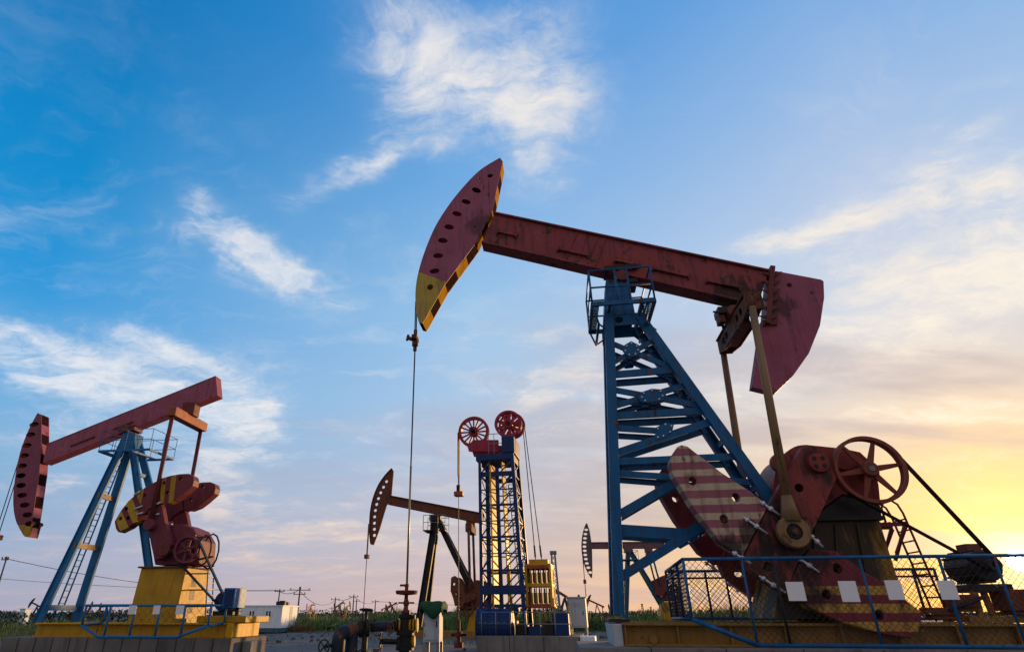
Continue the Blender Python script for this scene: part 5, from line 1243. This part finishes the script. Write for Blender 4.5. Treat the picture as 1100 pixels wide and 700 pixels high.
def handwheel(name, c_, ax, r, mat, parent, tr=.015):
    ax = Vector(ax).normalized(); a = ax.orthogonal().normalized(); b = ax.cross(a); mb = MB()
    mb.path([Vector(c_) + (a * math.cos(R(i * 18)) + b * math.sin(R(i * 18))) * r for i in range(20)], tr, mat, 6, True)
    for i in range(4): d1 = a * math.cos(R(90 * i)) + b * math.sin(R(90 * i)); mb.tube(Vector(c_), Vector(c_) + d1 * r, tr * .8, mat, 5)
    return mb.build(name, parent)
handwheel('handwheel', (-.62, -.1, Zw(605)), (1, .1, 0), .16, M['black_oil_shade'], wh)
handwheel('handwheel', (-.34, -.25, Zw(505)), (.1, 1, 0), .09, M['rust'], wh)
# flow pipe with elbow running left from the wellhead
fl_ = thing('flow_pipe', 'dark blue flow pipe with flanges, elbow and sunlit-orange run leading left from the wellhead', 'pipe', Wf)
M['pipe_blue'] = paint('pipe_blue', (.012, .020, .034), .5, .45, dirt=.7); PB_ = M['pipe_blue']
zA = Wf.P(396, 674, 0); zE = Wf.P(361, 676, -1.1)
def at_w(px, py, v): return Wf.P(px, py, v)
p1 = Vector((-.19, 0, zp)); p2 = at_w(398, 673.2, -.15)
mb = MB(); mb.tube(p1, p2, .085, PB_, 14); mb.build('pipe_run', fl_)
mb = MB(); fp2 = p2; dd = (p2 - p1).normalized()
for k in (.02, .16): mb.tube(p2 + dd * k, p2 + dd * (k + .07), .16, M['dark'], 18)
mb.build('flange', fl_)
p3 = at_w(370, 678, -.55); p2b = p2 + dd * .24
mb = MB(); mb.tube(p2b, p3, .125, M['rust'], 16); mb.build('pipe_run', fl_)  # low-sun orange on this run is put into its colour
dn = (p3 - p2b).normalized()
mb = MB(); arcp = [p3 + dn * (.14 * math.sin(R(a))) + Vector((0, 0, -.14 * (1 - math.cos(R(a))))) for a in range(0, 91, 15)]; mb.path([p3 - dn * .02] + arcp + [arcp[-1] + Vector((0, 0, -1.6))], .13, PB_, 16); mb.build('elbow', fl_)
mb = MB(); q_ = p2b.lerp(p3, .45); mb.tube(q_ + Vector((0, 0, -.02)), Vector((q_.x, q_.y, -.05)), .125, PB_, 14); mb.build('riser', fl_)
mb = MB(); q2 = p2 + dd * .1; mb.tube(q2, q2 + Vector((0, 0, -.65)), .06, M['dark'], 8); mb.box(q2 + Vector((0, 0, -.5)), (.22, .2, .18), M['dark']); mb.build('drain_valve', fl_)
handwheel('handwheel', q2 + Vector((0, -.14, -.5)), (0, 1, 0), .13, M['dark'], fl_)
mb = MB(); mb.tube(q2, q2 + Vector((0, 0, .32)), .035, M['dark'], 8); mb.build('valve_stem', fl_)
handwheel('handwheel', q2 + Vector((0, 0, .32)), (0, .15, 1), .13, M['dark'], fl_)
handwheel('handwheel', at_w(348, 694, -.9), (.3, 1, 0), .12, M['dark'], fl_)
mb = MB(); e2 = at_w(348, 694, -.9); mb.tube(e2, at_w(356, 692, -.7), .03, M['dark'], 6); mb.build('valve_stem', fl_)
# ------------------------------------------------------------------ background
def leafmat(name, c, c2):
    mt = bpy.data.materials.new(name); mt.use_nodes = True; g = NT(mt.node_tree)
    out = g.n('ShaderNodeOutputMaterial'); b = g.n('ShaderNodeBsdfPrincipled'); g.t.links.new(b.outputs[0], out.inputs[0])
    tc = g.n('ShaderNodeTexCoord').outputs['Object']
    ri = g.n('ShaderNodeNewGeometry').outputs['Random Per Island']
    col = g.mix(ri, c, c2); col = g.mix(g.ss(g.noise(tc, .35, 4, .6), .42, .62), col, tuple(x * .55 for x in c))
    g.put(b.inputs['Base Color'], col); b.inputs['Roughness'].default_value = .7
    if 'Transmission Weight' in b.inputs: pass
    return mt
M['reed'] = leafmat('reed', (.06, .14, .025), (.17, .24, .045)); M['bush'] = leafmat('bush', (.018, .045, .014), (.05, .09, .022))
M['dry'] = leafmat('dry_grass', (.16, .11, .04), (.26, .19, .08)); M['far_leaf'] = leafmat('far_leaf', (.02, .04, .02), (.035, .055, .03))
def scatter(name, mats, items, label=None):
    """items: (x, y, z, kind, size, mat index) -> blades or leaf cards in one mesh"""
    vs, fs, mi_ = [], [], []
    for x, y, z, kd, s_, m in items:
        n = len(vs); a = rnd.uniform(0, math.tau); c, sn = math.cos(a), math.sin(a)
        if kd == 'b':
            w = .02 + s_ * .016; lx, ly = rnd.uniform(-.25, .25) * s_, rnd.uniform(-.2, .2) * s_
            vs += [(x - c * w, y - sn * w, z), (x + c * w, y + sn * w, z), (x + lx * .4 + c * w * .7, y + ly * .4 + sn * w * .7, z + s_ * .6), (x + lx * .4 - c * w * .7, y + ly * .4 - sn * w * .7, z + s_ * .6), (x + lx, y + ly, z + s_)]
            fs += [(n, n + 1, n + 2, n + 3), (n + 3, n + 2, n + 4)]; mi_ += [m, m]
        else:
            t_ = rnd.uniform(.2, 1.3); ct, st = math.cos(t_), math.sin(t_); h = s_
            u = Vector((c, sn, 0)); v = Vector((-sn * ct, c * ct, st))
            p = Vector((x, y, z)); vs += [tuple(p - u * h * .35), tuple(p + v * h * .5), tuple(p + u * h * .35), tuple(p - v * h * .5)]
            fs.append((n, n + 1, n + 2, n + 3)); mi_.append(m)
    me = bpy.data.meshes.new(name); me.from_pydata(vs, [], fs)
    for m in mats: me.materials.append(m)
    me.polygons.foreach_set('material_index', mi_)
    o = bpy.data.objects.new(name, me); COL.objects.link(o); o['kind'] = 'stuff'
    return tag(o, label, None)
# reed belt behind the yard: from the cabin to beyond the big tower
it = []
def hgt(x): return 1.75 + .35 * math.sin(x * .21 + 1) + .3 * math.sin(x * .63) + .2 * math.sin(x * 1.7 + .4)
for _ in range(26000):
    x = rnd.uniform(-17, 46); y = rnd.uniform(66, 84) + .6 * math.sin(x * .5); h = hgt(x) * rnd.uniform(.55, 1.08)
    if rnd.random() < .55: it.append((x, y, 0, 'b', h * 1.06, 0))
    else: it.append((x, y, rnd.uniform(.05, h * .85), 'l', rnd.uniform(.18, .42), rnd.choice((0, 1, 1))))
for _ in range(900): it.append((rnd.uniform(-18.5, -14), rnd.uniform(64, 66), 0, 'b', rnd.uniform(.3, .75), 2))
scatter('reeds', [M['reed'], M['bush'], M['dry']], it, 'belt of green reeds and bushes behind the yard')
it = []
for _ in range(15000):
    x = rnd.uniform(-60, -22); y = rnd.uniform(40, 78)
    k = math.sin(x * .4) * math.sin(y * .33 + x * .1)
    h = rnd.uniform(.25, .55) * (1 + .5 * k) + (.6 if y > 62 else 0) * rnd.random()
    it.append((x, y, 0, 'b', h, 0 if rnd.random() < .8 else 2))
for _ in range(2500): 
    x = rnd.uniform(-70, -24); y = rnd.uniform(70, 86); it.append((x, y, rnd.uniform(.1, 1.4 + .3 * math.sin(x)), 'l', rnd.uniform(.3, .6), 1))
scatter('grass', [M['reed'], M['bush'], M['dry']], it, 'rough green grass beyond the left pumpjack')
it = []
for _ in range(36000):
    x = rnd.uniform(-330, 330); y = rnd.uniform(260, 300) ; h = 1.9 + .9 * math.sin(x * .045) + .8 * math.sin(x * .16 + 2) + .6 * math.sin(x * .5)
    it.append((x, y, rnd.uniform(.1, max(.6, h)), 'l', rnd.uniform(.45, 1.0), 0))
for _ in range(9000):
    x = rnd.uniform(-700, 700); it.append((x, rnd.uniform(520, 600), rnd.uniform(.2, 3.0 + 1.2 * math.sin(x * .04)), 'l', rnd.uniform(1.2, 2.6), 0))
scatter('treeline', [M['far_leaf']], it, 'low dark line of trees along the horizon')
# tufts of weeds in the yard
it = []
for _ in range(240):
    cx_, cy_ = rnd.uniform(-22, 30), rnd.uniform(36, 64)
    for _ in range(9): it.append((cx_ + rnd.gauss(0, .25), cy_ + rnd.gauss(0, .25), 0, 'b', rnd.uniform(.08, .22), rnd.choice((0, 2))))
scatter('weeds', [M['reed'], M['bush'], M['dry']], it, 'thin weeds on the bare yard')
# white cabin
p0, p1 = at(256, 676, 62), at(302, 677, 62); zc_ = at(280, 650.5, 62).z
w = p1.x - p0.x; dpt = 5.2
cbn = thing('site_cabin', 'white flat-roofed site cabin with two dark double windows', 'cabin', None, ((p0.x + p1.x) / 2, 62 + dpt / 2, 0), R(-2))
z_b = .35
mb = MB(); mb.box((0, 0, (zc_ + z_b) / 2), (w, dpt, zc_ - z_b), M['white_panel']); mb.build('wall', cbn, .01)
mb = MB(); mb.box((0, 0, zc_ + .05), (w + .15, dpt + .15, .1), M['white_panel']); mb.build('roof', cbn)
mb = MB(); mb.box((0, 0, .17), (w + .02, dpt + .02, .34), M['teal']); mb.build('base_band', cbn)
zw0, zw1 = at(280, 661.5, 62).z, at(280, 655.5, 62).z
for px in (271.5, 289.5):
    ux = at(px, 658, 62).x - (p0.x + p1.x) / 2
    mb = MB(); mb.box((ux, -dpt / 2 - .012, (zw0 + zw1) / 2), (.50, .03, zw1 - zw0 + .06), M['white_panel']); wf = mb.build('window', cbn)
    for s_ in (-1, 1): mb = MB(); mb.box((ux + s_ * .135, -dpt / 2 - .03, (zw0 + zw1) / 2), (.14, .012, zw1 - zw0), M['glass_dark']); mb.build('pane', wf)
mb = MB(); mb.box((w / 2 + .012, .3, .95 + z_b), (.02, .9, 1.8), M['grey_panel']); mb.build('door', cbn)
for px, hh in ((298.8, .35), (305, .3), (309.5, .4)):
    x = at(px, 649, 63).x - (p0.x + p1.x) / 2; mb = MB(); mb.box((min(x, w / 2 - .3), rnd.uniform(-1.8, -.6), zc_ + .1 + hh / 2), (.5, .5, hh), M['dark']); mb.build('roof_vent', cbn)
# steps and blocks beside the left plinth
def block(px0, px1, pyt, Y, label, mat, d=.8):
    a, b = at(px0, pyt, Y), at(px1, pyt, Y); mb = MB(); h = a.z; mb.box((0, 0, 0), (b.x - a.x, d, h), mat); o = mb.build('concrete_block', None, .03); o.location = ((a.x + b.x) / 2, Y + d / 2, h / 2); o.rotation_euler = (0, 0, R(-8)); tag(o, label, 'concrete block')
block(262, 272, 688, 24.3, 'rough orange-lit concrete block at the right end of the left plinth', M['concrete'])
# little white meter box in the grass at far left
a, b = at(18, 667, 92), at(25, 667, 92)
ub = thing('meter_box', 'small white meter box standing in the grass at the far left', 'meter box', None, ((a.x + b.x) / 2, 92.5, 0), R(-12))
mb = MB(); hz2 = at(20, 653.5, 92).z; mb.box((0, 0, hz2 / 2), (b.x - a.x, 1.0, hz2), M['white_panel']); mb.build('body', ub, .03)
mb = MB(); mb.box((0, 0, hz2 + .04), (b.x - a.x + .15, 1.15, .08), M['grey_panel']); mb.build('roof', ub)
mb = MB(); mb.box((0, -.512, hz2 * .5), ((b.x - a.x) * .7, .02, hz2 * .7), M['grey_panel']); mb.build('door', ub)
# utility poles and wires
def upole(px0, py0, px1, py1, Y, arms, label, r=.11, group='timber poles along the power line'):
    r *= .78
    top, bot = at(px0, py0, Y), at(px1, py1, Y); bot = Vector((top.x * .5 + bot.x * .5, Y, 0)); top.x = bot.x
    t_ = thing('utility_pole', label, 'utility pole', None, bot, R(rnd.uniform(-12, 12)), group)
    mb = MB(); mb.tube((0, 0, 0), (0, 0, top.z), r, M['grey_wood'], 8, r * .65); mb.build('pole', t_)
    for k, (dz_, L) in enumerate(arms):
        mb = MB(); mb.box((0, -.06 - r, top.z - dz_), (L, .08, .09), M['grey_wood']); ar_ = mb.build('crossarm', t_)
        for s_ in (-1, 0, 1): mb = MB(); mb.lathe([(0, 0), (.05, 0), (.07, .08), (.03, .2), (0, .22)], (s_ * L * .42, -.06 - r, top.z - dz_ + .06), (0, 0, 1), M['dark'], 8, False); mb.build('insulator', ar_)
    if len(arms) > 1: mb = MB(); mb.box((0, 0, top.z - .2), (.24, .24, .36), M['dark']); mb.build('switch_box', t_)
    return Vector((bot.x, Y, top.z))
P0 = upole(7.5, 597, 0, 622, 62, [(.3, .7)], 'timber pole at the extreme left edge, its wire passing behind the left pumpjack', .13)
P1 = upole(299.3, 632, 298.8, 660, 92, [(.3, 1.4)], 'slim utility pole rising right behind the white cabin roof', .15)
P2 = upole(323, 629.5, 318.8, 661, 86, [(.4, 2.8), (.9, 1.6)], 'utility pole with wide crossarm and switch box just right of the white cabin', .17)
P3 = upole(360.2, 640.7, 359.2, 661, 120, [(.4, 1.6)], 'utility pole beside two small sunlit pumpjacks, right of the cabin pole', .17)
P4 = upole(380.1, 637.5, 378.8, 661, 112, [(.4, 1.6)], 'tallest thin utility pole just left of the hanging rod of the brown pumpjack', .17)
P5 = upole(383, 643, 382.2, 661, 150, [(.4, 1.6)], 'short utility pole close behind the tallest thin one', .2)
P6 = upole(403.3, 643.5, 402.6, 661, 150, [(.4, 1.6)], 'lone thin pole between the brown rod and the red wellhead', .2)
P7 = upole(356.6, 651, 356.2, 661, 190, [(.4, 1.6)], 'tiny far pole left of the pole beside the sunlit pumpjacks', .2)
def wire(a, b, sag, r, label, dz_=0):
    pts = [a.lerp(b, i / 24) + Vector((0, 0, dz_ - sag * 4 * (i / 24) * (1 - i / 24))) for i in range(25)]
    mb = MB(); mb.path(pts, r, M['cable'], 4); o = mb.build('power_line'); tag(o, label, 'power line', 'power lines between the timber poles')
wire(P0, P1, .9, .035, 'sagging power line passing behind the left pumpjack to the cabin pole', -.2)
wire(P1, P2, .4, .04, 'short power line between the cabin pole and the wide crossarm pole', -.3)
wire(P2, P3, 1.2, .04, 'power line sloping down right from the wide crossarm pole', -.5)
wire(P3, P4, .4, .045, 'power line between the sunlit pumpjack pole and the tallest thin pole', -.3)
wire(P4, P6, .8, .045, 'power line from the tallest thin pole toward the lone thin pole', -.3)
wire(P0 + Vector((-45, 10, 3.5)), P2 + Vector((0, 0, .4)), 1.5, .03, 'faint upper power line above the left plinth', -.8)
wire(P6, Vector((P6.x + 45, 170, P6.z + .5)), .9, .045, 'power line running right from the lone thin pole behind the brown pumpjack', -.3)
# distant pumpjacks, each one small mesh
def tiny(px, pyb, pyt, Y, tilt, flip, mat, mat2, label, rz=0):
    b = at(px, 661, Y); H = at(px, pyt, Y).z * .93; s_ = H / 7.0
    mb = MB(); f = -1 if flip else 1; c, sn = math.cos(R(tilt)), math.sin(R(tilt))
    bp = lambda u, z: Vector((f * (u * c - z * sn), 0, 7 + u * sn + z * c))
    mb.bar(bp(-3.6, .3), bp(3.6, .3), .75, .45, mat)
    arc_ = [(-3.4 - 1.35 * math.cos(R(a)), 3.0 * math.sin(R(a)) + .1) for a in range(-70, 71, 14)] + [(-3.5, 2.9), (-3.5, -2.7)]
    arc_ = [bp(*q_) for q_ in arc_]; mb.plate([(q_.x, q_.z) for q_ in arc_], -.25, .25, mat)
    for v in (-1, 1):
        mb.bar((0, v * .25, 6.8), (-1.6 * f, v * 1.1, .8), .4, .35, mat2); mb.bar((0, v * .25, 6.8), (2.4 * f, v * 1.0, .8), .4, .35, mat2)
        e1 = bp(2.9, -.2); pin_ = Vector((2.4 * f, v * 1.35, 2.6)); mb.bar((e1.x, v * 1.3, e1.z), pin_, .2, .2, mat)
        mb.bar((3.5 * f, v * 1.05, 2.4), (1.5 * f, v * 1.05, 3.6 + tilt * .03), 1.3, .3, mat, (0, 1, 0), .8)
    mb.bar(bp(2.9, -.3) + Vector((0, -1.4, 0)), bp(2.9, -.3) + Vector((0, 1.4, 0)), .5, .5, mat, (1, 0, 0))
    mb.box((3.7 * f, 0, 1.7), (2.4, 1.5, 2.4), mat); mb.box((1.2 * f, 0, .45), (8, 2.2, .9), M['skid_yellow'])
    hx_ = bp(-4.6, -.6); mb.tube((hx_.x, 0, hx_.z), (hx_.x, 0, .5), .07, M['dark'], 4)
    o = mb.build('pumpjack'); o.scale = (s_,) * 3; o.location = (b.x, Y, 0); o.rotation_euler = (0, 0, R(rz)); tag(o, label, 'pumpjack', 'tiny pumpjacks along the horizon')
OR_, DK = M['orange_red'], M['dark']
tiny(333, 661, 649.5, 210, 22, 0, OR_, OR_, 'tiny orange-lit pumpjack just right of the wide crossarm pole', 70)
tiny(364, 661, 648, 200, 25, 0, M['rust'], DK, 'tiny rusty pumpjack touching the pole left of the tallest thin pole', 60)
tiny(372, 661, 650.5, 230, -18, 1, DK, DK, 'tiny dark pumpjack between the sunlit one and the tallest thin pole', 65)
tiny(414, 661, 651.5, 190, -26, 1, OR_, M['rust'], 'tiny orange pumpjack just left of the red wellhead, beak high', 20)
tiny(421, 661, 649, 220, 28, 0, M['rust_brown'], DK, 'tiny dark brown pumpjack directly behind the red wellhead tray', 35)
tiny(86, 661, 648, 180, 15, 1, M['rust_brown'], DK, 'tiny brown pumpjack seen between the left pumpjack legs and its fence', 15)
tiny(37, 661, 649, 190, -24, 0, DK, DK, 'tiny dark pumpjack at the foot of the left pumpjack front leg', 10)
tiny(113, 661, 650, 210, 8, 0, M['rust'], DK, 'tiny rusty pumpjack seen through the left guard fence', 40)
tiny(608, 661, 638.5, 130, 30, 1, M['rust_brown'], DK, 'small brown pumpjack with raised beak behind the grey cabinet and yellow cage', 8)
tiny(642, 661, 647, 150, -24, 0, M['dark_red'], M['dark_red'], 'small dark red pumpjack between the grey cabinet and the big tower leg', -10)
tiny(660, 661, 650, 240, 18, 0, M['rust'], DK, 'tiny rusty pumpjack just left of the big tower foot', 30)
# thin masts
def mast(px, pyt, Y, w, label, mat, n=12, lean=0):
    b = at(px, 660, Y); H = at(px, pyt, Y).z; mb = MB()
    c_ = [Vector((sx * w / 2, sy * w / 2, 0)) for sx, sy in ((-1, -1), (1, -1), (1, 1), (-1, 1))]
    tp_ = lambda k, z: c_[k] * (1 - .5 * z / H) + Vector((lean * z / H, 0, z))
    for k in range(4): mb.tube(tp_(k, 0), tp_(k, H), w * .09, mat, 5)
    for i in range(n):
        for k in range(4): mb.tube(tp_(k, H * i / n), tp_((k + 1) % 4, H * (i + 1) / n), w * .055, mat, 4)
    mb.box((lean, 0, H + w * .25), (w * .9, w * .9, w * .5), mat)
    o = mb.build('lattice_mast'); o.location = (b.x, Y, 0); tag(o, label, 'mast')
mast(598.5, 595, 95, 1.0, 'slender grey lattice mast rising right of the yellow cage', M['grey_steel'])
mast(691, 649, 160, .5, 'thin far mast between the two tower legs of the far pumpjack', M['rust'], 8)
mast(700, 652, 200, .5, 'shortest thin far mast left of the mesh fence', M['rust'], 8)
# ------------------------------------------------------------------ ground
mt = bpy.data.materials.new('yard_dirt'); mt.use_nodes = True; g = NT(mt.node_tree)
out = g.n('ShaderNodeOutputMaterial'); b = g.n('ShaderNodeBsdfPrincipled'); g.t.links.new(b.outputs[0], out.inputs[0])
tc = g.n('ShaderNodeTexCoord').outputs['Object']
n1 = g.noise(tc, .12, 6, .6); n2 = g.noise(g.mapping(tc, (.25, 1.3, 1), (0, 0, R(6))), .35, 6, .65); n3 = g.noise(tc, 3.0, 6, .7)
col = g.ramp(g.m('ADD', g.m('MULTIPLY', n1, .45), g.m('MULTIPLY', n2, .55)), [(.34, (.045, .04, .036)), (.5, (.10, .09, .082)), (.62, (.16, .14, .125)), (.74, (.09, .08, .07))])
col = g.mix(g.m('MULTIPLY', n3, .5), col, (.05, .045, .04))
g.put(b.inputs['Base Color'], col); g.put(b.inputs['Roughness'], g.m('ADD', .55, g.m('MULTIPLY', n1, .5), clamp=True))
bp = g.n('ShaderNodeBump'); bp.inputs['Strength'].default_value = .8; bp.inputs['Distance'].default_value = .15
g.put(bp.inputs['Height'], g.m('ADD', n2, g.m('MULTIPLY', n3, .5))); g.t.links.new(bp.outputs[0], b.inputs['Normal'])
me = bpy.data.meshes.new('ground'); vs, fs = [], []
xs = [-3000, -800, -200] + [-70 + 2 * i for i in range(71)] + [200, 800, 3000]; ys = [-400, -20] + [0 + 2 * i for i in range(46)] + [140, 300, 800, 4500]
for y in ys:
    for x in xs:
        near = abs(x) <= 70 and 0 <= y <= 90
        vs.append((x, y, (.07 * math.sin(x * .31 + y * .17) * math.sin(y * .43) + rnd.uniform(-.035, .035) - .07) if near else -.07))
nx = len(xs)
for j in range(len(ys) - 1):
    for i in range(nx - 1): fs.append((j * nx + i, j * nx + i + 1, (j + 1) * nx + i + 1, (j + 1) * nx + i))
me.from_pydata(vs, [], fs); me.materials.append(mt)
for p in me.polygons: p.use_smooth = True
gr_ = bpy.data.objects.new('ground', me); COL.objects.link(gr_); tag(gr_, 'bare grey-brown dirt yard', None, None, 'structure')
# clods and stones
it = MB()
for _ in range(500):
    x, y = rnd.uniform(-26, 34), rnd.uniform(26, 66); s_ = rnd.uniform(.03, .13); a = rnd.uniform(0, 3)
    r_ = Matrix.Rotation(a, 3, 'Z') @ Matrix.Rotation(rnd.uniform(0, .6), 3, 'X')
    pts = [r_ @ Vector((sx * s_ * rnd.uniform(.6, 1.3), sy * s_ * rnd.uniform(.6, 1.2), sz * s_ * .6)) + Vector((x, y, .0)) for sz in (-1, 1) for sx, sy in ((-1, -1), (1, -1), (1, 1), (-1, 1))]
    it.hexa(pts[:4], pts[4:], mt)
st_ = it.build('rubble'); tag(st_, 'scattered clods and stones on the dirt yard', None, None, 'stuff')
